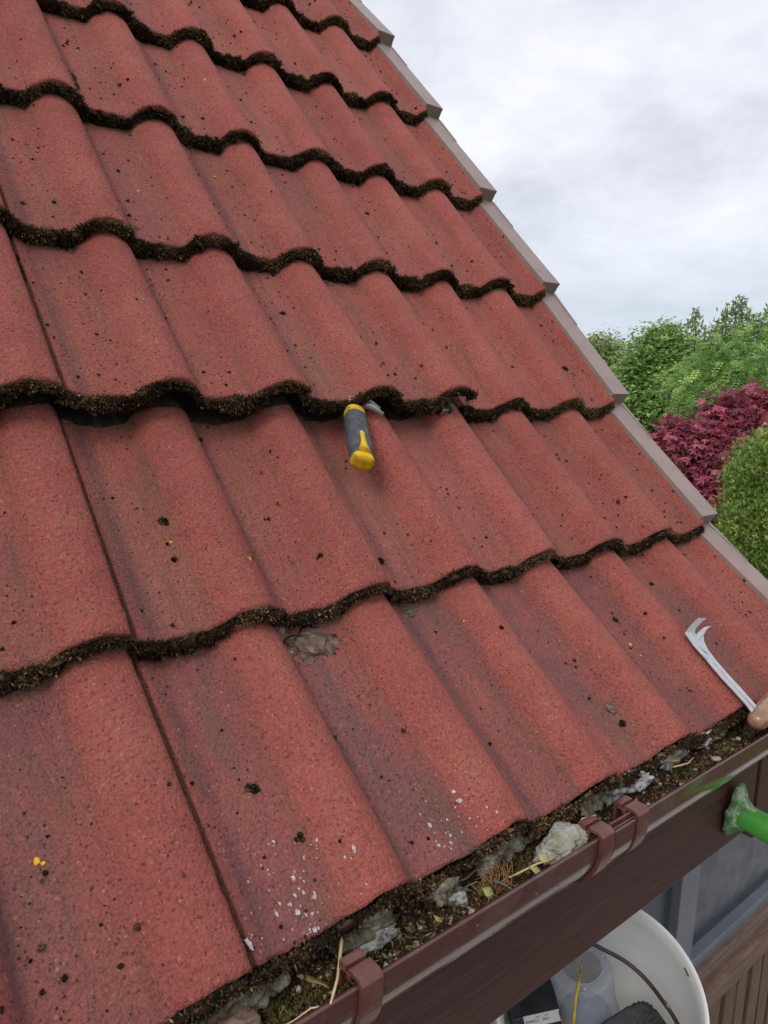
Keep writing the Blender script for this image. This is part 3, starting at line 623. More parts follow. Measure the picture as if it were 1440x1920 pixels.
def leaf_obj(c, s, rot, tilt, mt, label):
    mb = MB(); n = 8; vs = []
    for i in range(n + 1):
        t = i / n; w = math.sin(PI * min(1, t * 1.02)) ** .8 * .36 * (1 + .15 * math.sin(t * 17)); vs += [(t - .5, -w, .10 * math.sin(t * 3) + .06), (t - .5, 0, 0.06 * math.sin(t * 4)), (t - .5, w, .08 * math.cos(t * 4))]
    M = Matrix.Translation(c) @ Matrix.Rotation(rot, 4, 'Z') @ Matrix.Rotation(tilt, 4, 'X') @ Matrix.Scale(s, 4)
    mb.add([M @ Vector(v) for v in vs], [(3 * i + j, 3 * i + j + 1, 3 * i + j + 4, 3 * i + j + 3) for i in range(n) for j in range(2)])
    return tag(mb.build('dead_leaf', mt, smooth=True, solid=.0006), label, 'leaf', 'dead leaves in the gutter')
leaf_obj((-.972, -.020, -.018), .022, 1.9, .9, M_dead, 'brown leaf standing on edge left of the nearest gutter bracket')
leaf_obj((-.796, -.028, -.017), .014, .6, .5, M_olive, 'small yellow-green leaf by the gutter lip near the root tangle')
leaf_obj((-.782, -.034, -.014), .022, 1.6, .9, simple('grey_leaf', [(.16, .14, .12), (.24, .22, .19)], 50, .8), 'folded grey leaf beside the small yellow-green leaf')
leaf_obj((-.722, -.030, -.014), .017, .4, .7, M_olive, 'yellow leaf leaning against the large whitish mortar block')
leaf_obj((-.742, -.036, -.014), .014, .9, .5, M_olive, 'greenish leaf left of the large whitish mortar block')
leaf_obj((-.452, -.006, -.012), .020, 2.2, .3, M_olive, 'pale yellow leaf under the white mortar near the hooked tool')
leaf_obj((-.405, -.036, -.012), .016, .2, .2, simple('pinkish_leaf', [(.34, .20, .15), (.42, .28, .22)], 50, .8), 'pinkish dry leaf on the gutter lip right of the double bracket')
crumb = np.random.default_rng(77); nC = 70; Pc = np.stack([-.885 + crumb.normal(0, .022, nC), -.024 + crumb.uniform(-.016, .014, nC), np.full(nC, -.0215)], 1)
Dc = unit(crumb.normal(size=(nC, 3)) * np.array([1, 1, .35])); Vc, Fc = blades(Pc, Dc, crumb.uniform(.004, .011, nC), crumb.uniform(.0010, .0028, nC), crumb, .15)
tag(place('leaf_crumbs', np_mesh('leaf_crumbs', Vc, Fc, M_moss, np.repeat(np.array([[.22, .17, .08], [.32, .28, .13], [.14, .09, .05], [.20, .19, .07]])[crumb.integers(0, 4, nC)], 4, 0))), 'crumbled brown and olive leaf litter near the nearest bracket', 'leaf litter', kind='stuff')
tag(lump((-.685, -.0265, -.0155), (.032, .017, .012), 2, rough_=.5, res=4).build('mortar_block', simple('dirty_white_mortar', [(.20, .185, .09), (.40, .38, .31), (.50, .48, .43)], 45, .9, .2, (1, 1, 1), 1, .006, 180), smooth=True), 'large whitish mortar block in the gutter left of the double bracket', 'mortar block')
tag(lump((-1.040, -.012, -.019), (.018, .012, .008), 9, rough_=.5, res=4).build('pebble', simple('brown_stone', [(.20, .12, .08), (.30, .20, .14)], 60, .8), smooth=True), 'rounded brown stone in the gutter at the bottom edge', 'stone')
tag(lump((-.79, -.02, -.025), (.008, .006, .006), 4, rough_=.3).build('moss_cushion', simple('green_moss', [(.07, .08, .02), (.13, .14, .04)], 200, .95, .1, (1, 1, 1), 1, .003, 300), smooth=True), 'small green moss cushion near the yellow-green leaf', 'moss')
# ------------------------------------------------------------ tools
p0_, e0_, n0_, _ = row_frame(0)
def R0P(x, d, h): return Vector((x, 0, 0)) + e0_ * d + n0_ * h + Vector((0, p0_.y, p0_.z))
hook = empty('hive_tool', R0P(-.30, 0, .026), 'silver hooked scraper with a wooden handle lying on the lowest tiles by the gutter', 'hand tool')
out = [(-.3097, .1129), (-.2943, .1181), (-.2722, .123), (-.2491, .1196), (-.2610, .1178), (-.2698, .1160), (-.2790, .1135), (-.2850, .1100), (-.2855, .1052), (-.2820, .1075), (-.2759, .1088), (-.2665, .1098), (-.257, .1066), (-.2635, .1055), (-.2690, .1038), (-.2739, .1010), (-.2804, .0942), (-.2877, .081), (-.2907, .0636), (-.2919, .0447), (-.291, .0176), (-.2916, -.0161), (-.3111, -.0165), (-.3085, -.0029), (-.3090, .0179), (-.3100, .0379), (-.3095, .0546), (-.3083, .0716), (-.3080, .0948)]
def hk(x, d, t):
    lift = max(0, (d - .1085)) * .9 if x < -.2 else 0
    if x > -.2785 and d < .1105: lift = (x + .2785) * .55
    return R0P(x, d, .0345 + lift + t + .0012 * math.exp(-((x + .3) / .006) ** 2) * (d < .09))
mb = MB(); n_ = len(out); vs = [hk(x, d, .0012) for x, d in out] + [hk(x, d, -.0012) for x, d in out]
import mathutils.geometry as mg
tri = mg.tessellate_polygon([[Vector((x, d, 0)) for x, d in out]])
mb.add(vs, [tuple(t) for t in tri] + [tuple(n_ + i for i in t[::-1]) for t in tri] + [(i, n_ + i, n_ + (i + 1) % n_, (i + 1) % n_) for i in range(n_)])
mb.build('blade', M_steel, hook, bevel=.0006)
mb = MB(); mb.tube([R0P(-.3005, d, .0362) for d in (.062, .05, .02, -.012)], [.0004, .0012, .0014, .0014], 8, flat=.6); mb.build('fuller', M_steel, hook, smooth=True)
mb = MB(); mb.tube([R0P(-.3002, .0860, .0358), R0P(-.2985, .0800, .0359), R0P(-.2970, .0745, .0358)], [.0003, .0014, .0004], 8, flat=.3); mb.build('stamped_slot', M_black, hook)
a_, b_ = R0P(-.319, -.027, .0320), R0P(-.206, -.009, .027)
pts = [a_.lerp(b_, t) for t in (0, .02, .05, .10, .2, .4, .7, 1, 1.02)]
mb = MB(); mb.tube(pts, [.004, .0085, .0112, .0128, .0135, .014, .0135, .013, .006], 20); mb.build('handle', M_wood, hook, smooth=True)
# hammer wedged under the lifted tile
p1_, e1_, n1_, _ = row_frame(1)
def R1P(x, d, h): return Vector((x, 0, 0)) + e1_ * d + n1_ * h + Vector((0, p1_.y, p1_.z))
ham = empty('claw_hammer', R1P(-.668, .21, .02), 'claw hammer with grey and yellow grip wedged under the lifted tile', 'hammer')
A_, B_ = R1P(-.6440, .2640, .036), R1P(-.6885, .1640, .045); ax = (B_ - A_).normalized(); side = ax.cross(n1_).normalized(); upn = side.cross(ax)
def section_tube(ts, hw, hh, off=None, nn=24):
    mb = MB(); vs = []
    for i, t in enumerate(ts):
        c = A_.lerp(B_, t) + (upn * off[i] if off else Vector())
        for k in range(nn):
            a = 2 * PI * k / nn; ca, sa = math.cos(a), math.sin(a); vs.append(c + side * hw[i] * math.copysign(abs(ca) ** .8, ca) + upn * hh[i] * math.copysign(abs(sa) ** .8, sa))
    m_ = len(ts); mb.add(vs, [(i * nn + k, i * nn + (k + 1) % nn, (i + 1) * nn + (k + 1) % nn, (i + 1) * nn + k) for i in range(m_ - 1) for k in range(nn)] + [tuple(range(nn - 1, -1, -1)), tuple((m_ - 1) * nn + k for k in range(nn))]); return mb
section_tube([.0, .02, .08, .2, .35, .5, .65, .8, .9, .955], [.0105, .0125, .0138, .0146, .0146, .0153, .0156, .0150, .0140, .0130], [.010, .0120, .0130, .0138, .0136, .0142, .0145, .0138, .0130, .0115]).build('grip', M_grip, ham, smooth=True)
section_tube([-.015, -.005, .03, .10, .14], [.008, .0128, .0140, .0142, .0118], [.007, .0120, .0132, .0134, .0110], None).build('collar', M_yellow, ham, smooth=True)
section_tube([.90, .915, .94, .97, 1.0, 1.010], [.0128, .0142, .0148, .0156, .0146, .009], [.0115, .0124, .0128, .0130, .0118, .006]).build('end_cap', M_yellow, ham, smooth=True)
mb = MB(); mb.tube([A_.lerp(B_, t) + upn * (.0122 + .0012 * (t < .9)) + side * .001 for t in (.56, .585, .66, .76, .84, .92)], [.0025, .0048, .0050, .0054, .0078, .011], 12, flat=.55); mb.build('inlay', M_yellow, ham, smooth=True)
for t in (.16, .30, .44, .58): pass
mb = MB(); mb.tube([R1P(-.640, .2755, .034), A_.lerp(B_, .02)], [.0075, .0085], 14); mb.build('shaft', M_steel2, ham, smooth=True)
mb = MB(); mb.tube([R1P(-.655, .296, .026), R1P(-.645, .294, .028), R1P(-.632, .290, .030)], [.009, .009, .008], 18)
mb.build('head', M_steel2, ham, smooth=True)
for s_ in (0, 1):
    mb = MB(); dd = -.0055 + .011 * s_
    mb.tube([R1P(-.645, .284 + dd * .5, .036), R1P(-.630, .281 + dd, .040), R1P(-.614, .272 + dd, .042), R1P(-.6005, .260 + dd, .040)], [.0075, .0058, .0050, .0026], 12, flat=.6); mb.build('claw', M_steel, ham, smooth=True)
wedge = empty('steel_wedge', R1P(-.467, .28, .02), 'worn steel wedge propping up the corner of the lifted tile right of the hammer', 'wedge')
mb = MB(); Mx = Matrix((Vector((1, .15, 0)).normalized(), e1_, n1_)).transposed()
c = R1P(-.468, .284, .0295); mb.box(c, (.0085, .018, .0065), Mx); mb.build('block', M_steel2, wedge, bevel=.0015)
mb = MB(); mb.box(R1P(-.4575, .284, .030), (.0022, .019, .0085), Mx); mb.build('flange', M_blackm, wedge, bevel=.001)
# loosened moss clump over the gap at the end of the raised tile
# green stand-off arm with a plaster-caked foot against the fascia
arm = empty('ladder_standoff', (-.118, .06, -.235), 'green painted ladder stand-off arm with a plaster-caked foot against the fascia', 'ladder stand-off')
ax0 = Vector((-.118, .058, -.237)); axd = Vector((.05, -.95, -.12)).normalized()
mb = MB(); mb.tube([ax0 + axd * t for t in (.006, .02, .034, .05, .12, .25, .42)], [.0215, .0205, .0200, .0205, .0215, .0215, .0215], 28); mb.build('arm_tube', M_green, arm, smooth=True)
mb = MB(); nn = 48; vs = []; prof = [(.0185, .034), (.020, .026), (.024, .017), (.031, .010), (.036, .006), (.037, -.001), (.030, -.002)]
uu = Vector((0, 0, 1)); uu = (uu - axd * uu.dot(axd)).normalized(); ww = axd.cross(uu)
for (r, h) in prof:
    for k in range(nn):
        a = 2 * PI * k / nn; f = 1 + max(0, (r - .022) / .016) * (.24 * noise.noise(Vector((math.cos(a) * 1.7, math.sin(a) * 1.7, 2.5))) + .10 * noise.noise(Vector((math.cos(a) * 6, math.sin(a) * 6, 1))) + .22 * max(0, math.cos(a)) ** 6)
        el = 1.12 if abs(math.cos(a)) > .5 else 1
        vs.append(ax0 + axd * (h + (r > .03) * .004 * noise.noise(Vector((math.cos(a) * 3, math.sin(a) * 3, 7)))) + (uu * math.cos(a) * 1.12 + ww * math.sin(a) * .78) * r * f)
mb.add(vs, [(i * nn + k, i * nn + (k + 1) % nn, (i + 1) * nn + (k + 1) % nn, (i + 1) * nn + k) for i in range(len(prof) - 1) for k in range(nn)] + [tuple((len(prof) - 1) * nn + k for k in range(nn))])
mb.build('foot', M_foot, arm, smooth=True)
# ------------------------------------------------------------ bucket and what is in it
BC = Vector((-.2751, .1458, -.5435)); bn = Vector((-.3597, -.2098, .9092)).normalized(); b1 = Vector((.7416, -.6557, .1421)).normalized(); b2_ = bn.cross(b1)
BM = Matrix((b1, b2_, bn)).transposed().to_4x4(); BM.translation = BC
def B(x, y, z): return BM @ Vector((x, y, z))
BC2 = BC - b1 * .030 - b2_ * .010
buck = empty('bucket', B(0, 0, -.27), 'large tilted white plastic bucket below the fascia holding beekeeping gear', 'bucket')
mb = MB(); mb.lathe([(.002, -.318), (.138, -.318), (.143, -.312), (.1640, -.045), (.1640, -.040), (.1705, -.039), (.1705, -.034), (.1655, -.032), (.1668, -.003), (.1710, 0), (.1682, .0008), (.1640, -.003), (.1600, -.03), (.1395, -.310), (.002, -.312)], BC2, bn, 96, b1)
mb.build('pail', M_bucket, buck, smooth=True)
ctl = [Vector(q) for q in ((-.16, .085, -.012), (-.10, .103, -.015), (-.045, .095, -.02), (.0058, .0706, -.03), (.035, .058, -.042), (.0578, .0394, -.05), (.0725, .018, -.052), (.0836, -.0074, -.05), (.091, -.024, -.05), (.0960, -.0450, -.048), (.096, -.085, -.03), (.088, -.125, -.014))]
pts = []
for i in range(len(ctl) - 1):
    a_, b_, c_, d_ = ctl[max(i - 1, 0)], ctl[i], ctl[i + 1], ctl[min(i + 2, len(ctl) - 1)]
    for t in (0, .25, .5, .75): pts.append(B(*(.5 * ((2 * b_) + (c_ - a_) * t + (2 * a_ - 5 * b_ + 4 * c_ - d_) * t * t + (3 * b_ - a_ - 3 * c_ + d_) * t ** 3))))
pts.append(B(*ctl[-1]))
mb = MB(); mb.tube(pts, .0036, 10); mb.build('handle', M_cord, buck, smooth=True)
tub = empty('clear_tub', B(-.03, .06, -.2), 'frosted clear plastic tub with a round mesh vent standing in the bucket', 'tub')
tn = Vector((-.05, .02, 1)); tub_ax = (BM.to_3x3() @ Vector((-.02, .25, 1))).normalized(); tb = B(-.034, .028, -.185)
mb = MB(); mb.lathe([(.001, 0), (.058, 0), (.060, .006), (.060, .03), (.056, .036), (.052, .120), (.0505, .128), (.046, .131), (.0325, .131)], tb, tub_ax, 64); mb.build('tub_body', M_clear, tub, smooth=True)
mb = MB(); mb.lathe([(.0325, .1315), (.0325, .1335), (.0345, .1335), (.0345, .1315)], tb, tub_ax, 64); mb.build('vent_ring', M_clear, tub, smooth=True)
u_ = tub_ax.orthogonal().normalized(); w_ = tub_ax.cross(u_); mc = tb + tub_ax * .1318; mb = MB()
for i in range(-8, 9):
    o_ = i * .0038; h_ = math.sqrt(max(0, .0325 ** 2 - o_ ** 2))
    for (p_, q_) in ((u_, w_), (w_, u_)): mb.tube([mc + p_ * o_ - q_ * h_, mc + p_ * o_ + q_ * h_], .00062, 4)
mb.build('vent_mesh', M_steel2, tub)
mb = MB(); mb.lathe([(.0001, .016), (.045, .014), (.047, .010), (.047, .004), (.001, .004)], tb, tub_ax, 32); mb.build('tub_floor', simple('grey_comb', [(.20, .22, .27), (.35, .38, .44)], 60, .6), tub, smooth=True)
for a in (1.0, 3.1, 5.2):
    c = B(-.004, .048, -.052) if a == 1.0 else mc + (u_ * math.cos(a) + w_ * math.sin(a)) * .042
    mb = MB(); mb.lathe([(.0001, .0032), (.002, .0028), (.003, .001), (.003, -.001), (.0001, -.001)], c, tub_ax, 12); mb.build('screw', M_steel, tub, smooth=True)
cord = MB(); ys = [[-0.0377, 0.0571, -0.035], [-0.044, 0.0386, -0.022], [-0.0506, 0.0216, -0.015], [-0.0559, 0.0092, -0.018], [-0.0606, -0.0009, -0.028], [-0.0643, -0.0109, -0.042], [-0.068, -0.0209, -0.06], [-0.0733, -0.0348, -0.08]]
cord.tube([B(*q_) for q_ in ys], [.0016, .0024, .0026, .003, .0026, .003, .0032, .003], 8, flat=.55)
tag(cord.build('yellow_strap', M_yellow, smooth=True), 'yellow twisted plastic strap running down over the clear tub', 'strap')
bx = empty('black_case', B(-.13, -.01, -.1), 'open black box with a white printed label at the left inside the bucket', 'box')
Rm = (BM.to_3x3() @ Matrix.Rotation(math.radians(8), 3, 'Z') @ Matrix.Rotation(math.radians(6), 3, 'X'))
mb = MB(); q0 = B(-.098, .016, -.118)
mb.box(q0 + Rm @ Vector((-.03, .018, -.02)), (.042, .026, .045), Rm); mb.build('case', M_black, bx, bevel=.002)
mb = MB(); lab_c = q0 + Rm @ Vector((-.022, -.014, .0262)); mb.box(lab_c, (.032, .0085, .0012), Rm); mb.build('label', simple('white_label', [(.62, .62, .62), (.7, .7, .7)], 30, .5), bx)
mb = MB(); mb.box(q0 + Rm @ Vector((-.022, -.033, .018)), (.033, .012, .006), Rm); mb.build('tray', M_black, bx, bevel=.001)
for txt, ox, oy, sz in (('STORE', -.006, -.001, .0052), ('WIRE', .012, -.001, .0052), ('5cm', -.004, -.0062, .0042), ('2-4', .011, -.0062, .0042), ('MIX', -.021, -.001, .0050)):
    td = bpy.data.curves.new('lettering', 'FONT'); td.body = txt; td.size = sz; td.extrude = .0001; tmp = bpy.data.objects.new('tmp', td)
    to = bpy.data.objects.new('lettering', bpy.data.meshes.new_from_object(tmp)); bpy.data.objects.remove(tmp); C.objects.link(to); td = to.data; td.materials.clear()
    Mt = Rm.to_4x4() @ Matrix.Rotation(PI, 4, 'Z'); Mt.translation = lab_c + Rm @ Vector((ox, -oy * .8, .0014)); to.matrix_world = Mt; td.materials.append(M_gap)
    to.parent = bpy.data.objects['label']; to.matrix_parent_inverse = bpy.data.objects['label'].matrix_world.inverted()
mb = MB()
for i, c_ in enumerate((M_gap,)): mb.tube([B(-.088, .004 - .02 * 0, -.088), B(-.086, -.012, -.084), B(-.083, -.035, -.09)], .0012, 6)
mb.build('wire', simple('red_wire', [(.35, .09, .05), (.45, .13, .08)], 30), bx, smooth=True)
pad = MB(); vs = []; K_ = 60
for k in range(K_):
    a = 2 * PI * k / K_; c_, s_ = math.cos(a), math.sin(a); r = 1 + .03 * math.sin(a * 26) * (c_ > 0)
    vs.append((math.copysign(abs(c_) ** .42, c_) * .062 * r, math.copysign(abs(s_) ** .42, s_) * .045 * r))
Mp = BM @ Matrix.Translation((.022, -.052, -.066)) @ Matrix.Rotation(math.radians(24), 4, 'Z') @ Matrix.Rotation(math.radians(-10), 4, 'X')
lay = [(1, -.02), (1, .002), (.95, .0065), (.84, .008), (.82, .0055), (.02, .006)]
pad.add([Mp @ Vector((x * f_, y * f_, h_)) for (f_, h_) in lay for x, y in vs], [(i * K_ + k, i * K_ + (k + 1) % K_, (i + 1) * K_ + (k + 1) % K_, (i + 1) * K_ + k) for i in range(len(lay) - 1) for k in range(K_)])
tag(pad.build('black_tray', M_blackm, smooth=True), 'scuffed black tray with a ridged rounded edge lying in front of the clear tub', 'tray')
M_bee = simple('bee_body', [(.05, .025, .012), (.22, .12, .05)], 500, .7); M_wing = simple('bee_wing', [(.30, .26, .22), (.4, .36, .3)], 200, .3)
def bee(c, yaw, lab, nrm):
    f = (BM.to_3x3() @ Vector((math.cos(yaw), math.sin(yaw), 0))); f = (f - nrm * f.dot(nrm)).normalized(); s_ = nrm.cross(f)
    t_ = empty('bee', c, lab, 'bee', 'bees on the white bucket')
    mb = MB(); mb.tube([c + nrm * .002 + f * x for x in (.0075, .0065, .005, .0043, .0028, .0012, .0004, -.001, -.0035, -.006, -.0078)], [.0006, .0014, .0015, .0009, .0019, .0018, .0009, .0018, .0021, .0015, .0003], 12)
    mb.build('body', M_bee, t_, smooth=True)
    for q in (-1, 1):
        w = MB(); a = c + nrm * .0036 + f * .001; b = a - f * .0075 + s_ * q * .0028; m_ = (a + b) / 2 + s_ * q * .0014; w.add([a, m_ + f * .001, b, (a + b) / 2 - s_ * q * .0005], [(0, 1, 2, 3)]); w.build('wing', M_wing, t_, solid=.0001)
        for z in (.003, .0015, 0.): l_ = MB(); l_.tube([c + nrm * .0015 + f * z, c + nrm * .002 + f * (z * 1.6) + s_ * q * .0028, c + f * (z * 2) + s_ * q * .0042], [.0003, .0003, .00015], 5); l_.build('leg', M_bee, t_)
bee(B(.1300, .0235, -.018), 2.1, 'bee on the sunlit inner wall near the bucket rim', -(BM.to_3x3() @ Vector((.95, .2, -.1))).normalized())
bee(B(.0840, -.018, -.032), 2.0, 'bee crawling on the black handle inside the bucket', bn)
bee(B(.1085, -.0795, -.012), 1.7, 'bee at the bucket rim on the photo\'s bottom edge', bn)
plank = MB().box((-.42, .2, -.872), (.30, .11, .018)); 
plank = empty('trestle', (-.45, .2, -2.6), 'low timber trestle carrying the white bucket beside the wall', 'trestle')
MB().box((-.40, .24, -.945), (.33, .13, .018)).build('plank', M_cwood, plank, bevel=.003)
for sx in (-.7, -.14):
    for sy in (.13, .31): MB().box((sx, sy, -1.782), (.022, .02, .818)).build('leg', M_cwood, plank, bevel=.003)
# ------------------------------------------------------------ garden building beyond the gable
shed = empty('garden_building', (1.8, .75, -2.6), 'garden building with grey framed dark windows above weathered timber cladding', 'garden building')
Y = .60
MB().box((2.2, 1.3, -1.66), (1.66, .66, .86)).build('core', M_gap, shed)
ztop, zsill = -.84, -1.46
for x0, x1 in ((.56, .81), (.935, 2.3), (2.42, 3.8)):
    MB().box(((x0 + x1) / 2, Y + .012, (ztop + zsill) / 2), ((x1 - x0) / 2, .004, (ztop - zsill) / 2)).build('pane', M_glass, shed)
for x0, x1 in ((.815, .93), (2.3, 2.42)):
    MB().box(((x0 + x1) / 2, Y, (ztop + zsill) / 2), ((x1 - x0) / 2, .022, (ztop - zsill) / 2)).build('frame_post', M_frame, shed, bevel=.003)
MB().box((2.2, Y - .004, zsill - .033), (1.66, .024, .035)).build('frame_rail', M_frame, shed, bevel=.003)
MB().box((2.2, Y, ztop + .03), (1.66, .03, .03)).build('frame_rail', M_frame, shed, bevel=.003)
r1 = random.Random(4)
MB().box((2.2, Y - .012, -1.538), (1.68, .035, .036)).build('timber_rail', M_cwood, shed, bevel=.006)
MB().box((2.2, Y - .035, -1.618), (1.68, .036, .042)).build('timber_rail', M_cwood, shed, bevel=.010)
x = .62
while x < 3.7:
    w = r1.uniform(.068, .082); MB().box((x + w / 2, Y - .02 + r1.uniform(-.004, .004), -2.165), (w / 2, .012, .435)).build('cladding_board', M_slat, shed, bevel=.003); x += w + r1.uniform(.022, .028)
# ------------------------------------------------------------ ground
def ground(name, x0, x1, y0, y1, z, mt, n=1):
    MBx = MB(); MBx.add([(x0, y0, z), (x1, y0, z), (x1, y1, z), (x0, y1, z)], [(0, 1, 2, 3)]); return tag(MBx.build(name, mt), kind='structure')
ground('lawn', -1500, 1500, -1500, 1500, -2.604, M_lawn); ground('reflected_pale_strip', -6, 6, -.75, .42, -2.596, simple('reflected_pale_concrete', [(.50, .47, .43), (.62, .59, .55)], 4, .85, .2, (1, 1, 1), .3, .004, 60)); ground('patio', -6, 4, -5, -.75, -2.600, simple('dark_paving', [(.07, .062, .058), (.12, .105, .095)], 3, .9, .2, (1, 1, 1), .3, .004, 60))  # pale strip added out of view so the gutter reflects a streak; patio kept dark
# ------------------------------------------------------------ trees
def P_(px, py, d):   # a point seen at (px, py) of the photograph, d metres ahead
    return CAM + (rt * ((px - 720) / 1366) + dn * ((py - 960) / 1366) + fw) * d
def crown_pts(lobes, n, rng, shell=.55):
    w = np.array([l[1][0] * l[1][1] + l[1][1] * l[1][2] for l in lobes]); w /= w.sum(); li = rng.choice(len(lobes), n, p=w)
    c = np.array([tuple(l[0]) for l in lobes])[li]; r = np.array([l[1] for l in lobes])[li]
    d = unit(rng.normal(size=(n, 3))); rad = 1 - (1 - shell) * rng.uniform(0, 1, (n, 1)) ** 1.6
    rad = rad * (1 + .14 * np.array([noise.noise(Vector(q * 2.6 + k)) for q, k in zip(d, li * 3.)])[:, None] + .12 * np.array([noise.noise(Vector(q * 7 + k)) for q, k in zip(d, li * 5.)])[:, None])
    return c + d * r * rad, d
def tree(name, label, cat, lobes, base, seed, kind, n_cl, per, size, cols, spread, group=None, limbs=14):
    rng = np.random.default_rng(seed)
    t = empty(name, base, label, cat, group)
    cp, cd = crown_pts(lobes, n_cl, rng)
    n = n_cl * per; P = np.repeat(cp, per, 0) + rng.normal(size=(n, 3)) * spread; out = np.repeat(cd, per, 0)
    D = unit(out * .7 + rng.normal(size=(n, 3)) * .6 + np.array([0, 0, -.15 if kind != 'conifer' else .5]))
    L = rng.uniform(.55, 1.3, n) * size
    nm = unit(rng.normal(size=(n, 3)) * .55 + np.array([0, 0, 1.]) + out * .4); sd = unit(np.cross(D, nm)); D = unit(np.cross(nm, sd)) * -1
    D = np.where((D * (out + [0, 0, -.2])).sum(1, keepdims=True) < 0, -D, D)
    base_c = np.array(cols); ci = rng.integers(0, len(base_c), n_cl); col = base_c[np.repeat(ci, per)] * rng.uniform(.85, 1.75, (n, 1)) * np.where(rng.uniform(size=(n, 1)) < .12, np.array([[1.35, 1.15, .9]]), 1.)
    if kind == 'leaf':
        Wd = L * .30; V = np.stack([P, P + D * (L * .5)[:, None] + sd * Wd[:, None] + nm * (L * .08)[:, None], P + D * L[:, None], P + D * (L * .5)[:, None] - sd * Wd[:, None] + nm * (L * .08)[:, None]], 1)
        F = np.arange(4 * n).reshape(n, 4); V = V.reshape(-1, 3); CC = np.repeat(col, 4, 0)
    elif kind == 'pinnate':
        Vs = []; Cs = []
        for j in range(9):
            s_ = 0 if j == 8 else (1 if j % 2 else -1); t_ = 1. if j == 8 else (j // 2 + 1) / 5.
            b = P + D * (L * t_)[:, None] - np.array([0, 0, 1]) * (L * .25 * t_ ** 2)[:, None]; dr = unit(D * (.35 if s_ else 1) + sd * s_ * .9 + nm * .08); ll = L * .36; pp = unit(np.cross(dr, nm))
            Vs.append(np.stack([b, b + dr * (ll * .5)[:, None] + pp * (ll * .2)[:, None], b + dr * ll[:, None], b + dr * (ll * .5)[:, None] - pp * (ll * .2)[:, None]], 1)); Cs.append(col)
        V = np.concatenate(Vs).reshape(-1, 3); F = np.arange(len(V)).reshape(-1, 4); CC = np.repeat(np.concatenate(Cs), 4, 0)
    elif kind == 'palmate':
        Vs = []; angs = [-1.75, -.85, 0, .85, 1.75]; ls = [.62, .85, 1, .85, .62]
        for a, l_ in zip(angs, ls):
            dr = D * math.cos(a) + sd * math.sin(a) - nm * .15; pr = -D * math.sin(a) + sd * math.cos(a); ll = L * l_
            Vs.append(np.stack([P, P + dr * (ll * .45)[:, None] + pr * (ll * .17)[:, None], P + dr * ll[:, None] - nm * (ll * .12)[:, None], P + dr * (ll * .45)[:, None] - pr * (ll * .17)[:, None]], 1))
        V = np.concatenate(Vs).reshape(-1, 3); F = np.arange(len(V)).reshape(-1, 4); CC = np.repeat(np.tile(col, (5, 1)), 4, 0)
    else:   # conifer sprays
        Vs = []
        for a, l_ in ((-.8, .6), (-.4, .8), (0, 1), (.4, .8), (.8, .6)):
            dr = unit(out * .9 + np.array([0, 0, .55]) + rng.normal(size=(n, 3)) * .35); dr = unit(dr * math.cos(a) + sd * math.sin(a)); pr = unit(np.cross(dr, nm)); ll = L * l_
            Vs.append(np.stack([P, P + dr * (ll * .5)[:, None] + pr * (ll * .13)[:, None], P + dr * ll[:, None], P + dr * (ll * .5)[:, None] - pr * (ll * .13)[:, None]], 1))
        V = np.concatenate(Vs).reshape(-1, 3); F = np.arange(len(V)).reshape(-1, 4); CC = np.repeat(np.tile(col, (5, 1)), 4, 0)
    place('crown', np_mesh('crown', V, F, M_leaf, CC), t)
    mb = MB(); bs = Vector(base); cc = Vector(np.mean([tuple(l[0]) for l in lobes], 0)); fork = bs.lerp(cc, .55); h = (cc - bs).length
    mb.tube([bs, bs.lerp(fork, .5) + Vector((.03 * h, 0, 0)), fork], [h * .035, h * .028, h * .022], 10)
    for i in range(limbs):
        q = Vector(cp[rng.integers(0, n_cl)]); md = fork.lerp(q, .5) + Vector(rng.normal(size=3) * .05 * h); mb.tube([fork, md, fork.lerp(q, .96)], [h * .015, h * .008, h * .002], 6)
    mb.build('trunk', M_bark, t, smooth=True); return t
def lobes_px(lst): return [(P_(px, py, d), (rx * d / 1366, rx * d / 1366 * 1.0, rz * d / 1366)) for (px, py, d, rx, rz) in lst]
def base_under(px, py, d): q = P_(px, py, d); return (q.x, q.y, -2.6)
G1 = [(.18, .29, .08), (.24, .35, .10), (.31, .42, .14), (.12, .21, .06)]
tree('broadleaf_tree', 'distant yellowish-green tree just right of the roof verge', 'tree', lobes_px([(1128, 730, 15, 70, 92), (1085, 745, 15, 60, 85), (1170, 745, 15, 60, 72)]), base_under(1130, 760, 15), 1, 'leaf', 5200, 10, .08, [(.24, .31, .10), (.29, .36, .13), (.18, .25, .08)], .09, 'green trees behind the maple')
tree('broadleaf_tree', 'dense mid-green tree between the roof verge and the tall feathery tree', 'tree', lobes_px([(1245, 705, 9.5, 78, 85), (1200, 735, 9.3, 58, 70), (1300, 725, 9.4, 60, 75), (1225, 790, 9., 75, 80), (1160, 800, 9.5, 70, 70), (1290, 820, 9.2, 70, 80), (1240, 650, 9.5, 36, 34)]), base_under(1240, 760, 9.4), 2, 'leaf', 6200, 9, .058, G1, .07, 'green trees behind the maple')
rt_ = tree('feathery_tree', 'tall feathery-leaved green tree with sparse upright shoots at the right edge', 'tree', lobes_px([(1400, 690, 7.5, 90, 75), (1340, 700, 7.4, 60, 62), (1460, 680, 7.6, 90, 90), (1390, 750, 7.2, 95, 70), (1310, 735, 7.4, 45, 50), (1480, 760, 7.4, 80, 80)]), base_under(1410, 740, 7.5), 3, 'pinnate', 2100, 3, .105, [(.24, .38, .11), (.31, .46, .15), (.17, .29, .09)], .07, 'green trees behind the maple')
rngs = np.random.default_rng(44)
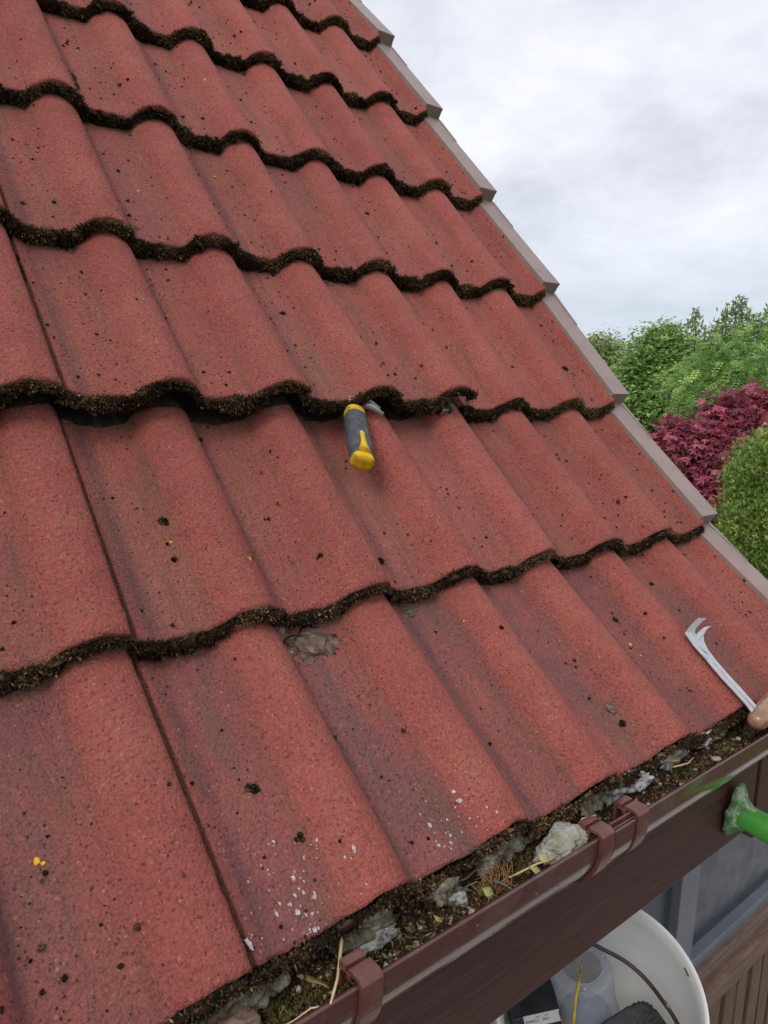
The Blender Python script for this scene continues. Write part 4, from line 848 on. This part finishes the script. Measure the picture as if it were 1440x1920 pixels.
def shoots(parent, lst, d, seed):
    rng = np.random.default_rng(seed); Ps = []; Os = []; mb = MB()
    for (x0, y0, x1, y1, wpx) in lst:
        a, b = P_(x0, y0, d), P_(x1, y1, d); mb.tube([a, a.lerp(b, .5) + Vector((.02, 0, 0)), b], [.009, .006, .002], 5)
        L_ = int(abs(y1 - y0) * 2.0)
        for i in range(L_):
            t_ = rng.uniform(.12, 1.02); c = a.lerp(b, t_); r = wpx * d / 1366 * (1.1 - .85 * t_); Ps.append(np.array(c) + rng.normal(size=3) * r * .55)
    P = np.array(Ps); n = len(P); D = unit(rng.normal(size=(n, 3)) + np.array([0, 0, .7])); V, F = blades(P, D, rng.uniform(.045, .085, n), rng.uniform(.008, .014, n), rng)
    col = np.repeat(np.array([[.24, .33, .13], [.30, .38, .18], [.17, .25, .09]])[rng.integers(0, 3, n)], 4, 0)
    place('shoot_leaves', np_mesh('shoot_leaves', V, F, M_leaf, col), parent); mb.build('shoot', M_bark, parent, smooth=True)
shoots(rt_, [(1302, 660, 1303, 585, 22), (1345, 660, 1340, 608, 26), (1372, 660, 1380, 562, 30), (1400, 660, 1400, 590, 28), (1425, 660, 1418, 600, 24), (1446, 660, 1442, 578, 22), (1355, 665, 1362, 590, 24), (1335, 670, 1325, 630, 26), (1385, 650, 1392, 572, 22), (1470, 660, 1468, 570, 24)], 7.5, 9)
tree('japanese_maple', 'dark red-purple Japanese maple between the roof verge and the clipped conifer', 'maple', lobes_px([(1390, 815, 5.6, 75, 68), (1310, 860, 5.5, 65, 52), (1440, 800, 5.7, 70, 66), (1275, 835, 5.6, 50, 36), (1330, 930, 5.4, 70, 70), (1390, 900, 5.4, 75, 80), (1360, 1000, 5.4, 60, 70), (1260, 870, 5.5, 40, 50)]), base_under(1360, 900, 5.5), 5, 'palmate', 3600, 5, .062, [(.26, .050, .085), (.38, .09, .14), (.14, .028, .050), (.32, .10, .12)], .055)
tree('conifer', 'clipped bright green conifer in front of the purple maple', 'conifer', lobes_px([(1480, 955, 4.3, 108, 128), (1465, 900, 4.3, 84, 78), (1482, 1090, 4.2, 112, 130), (1430, 1010, 4.2, 60, 85), (1450, 1150, 4.2, 75, 110), (1400, 900, 4.25, 30, 30), (1440, 850, 4.3, 40, 32), (1392, 985, 4.2, 26, 40), (1398, 1055, 4.2, 28, 34)]), base_under(1480, 1000, 4.3), 6, 'conifer', 15000, 5, .028, [(.19, .30, .075), (.25, .36, .095), (.13, .21, .055), (.36, .40, .11)], .030, limbs=4)
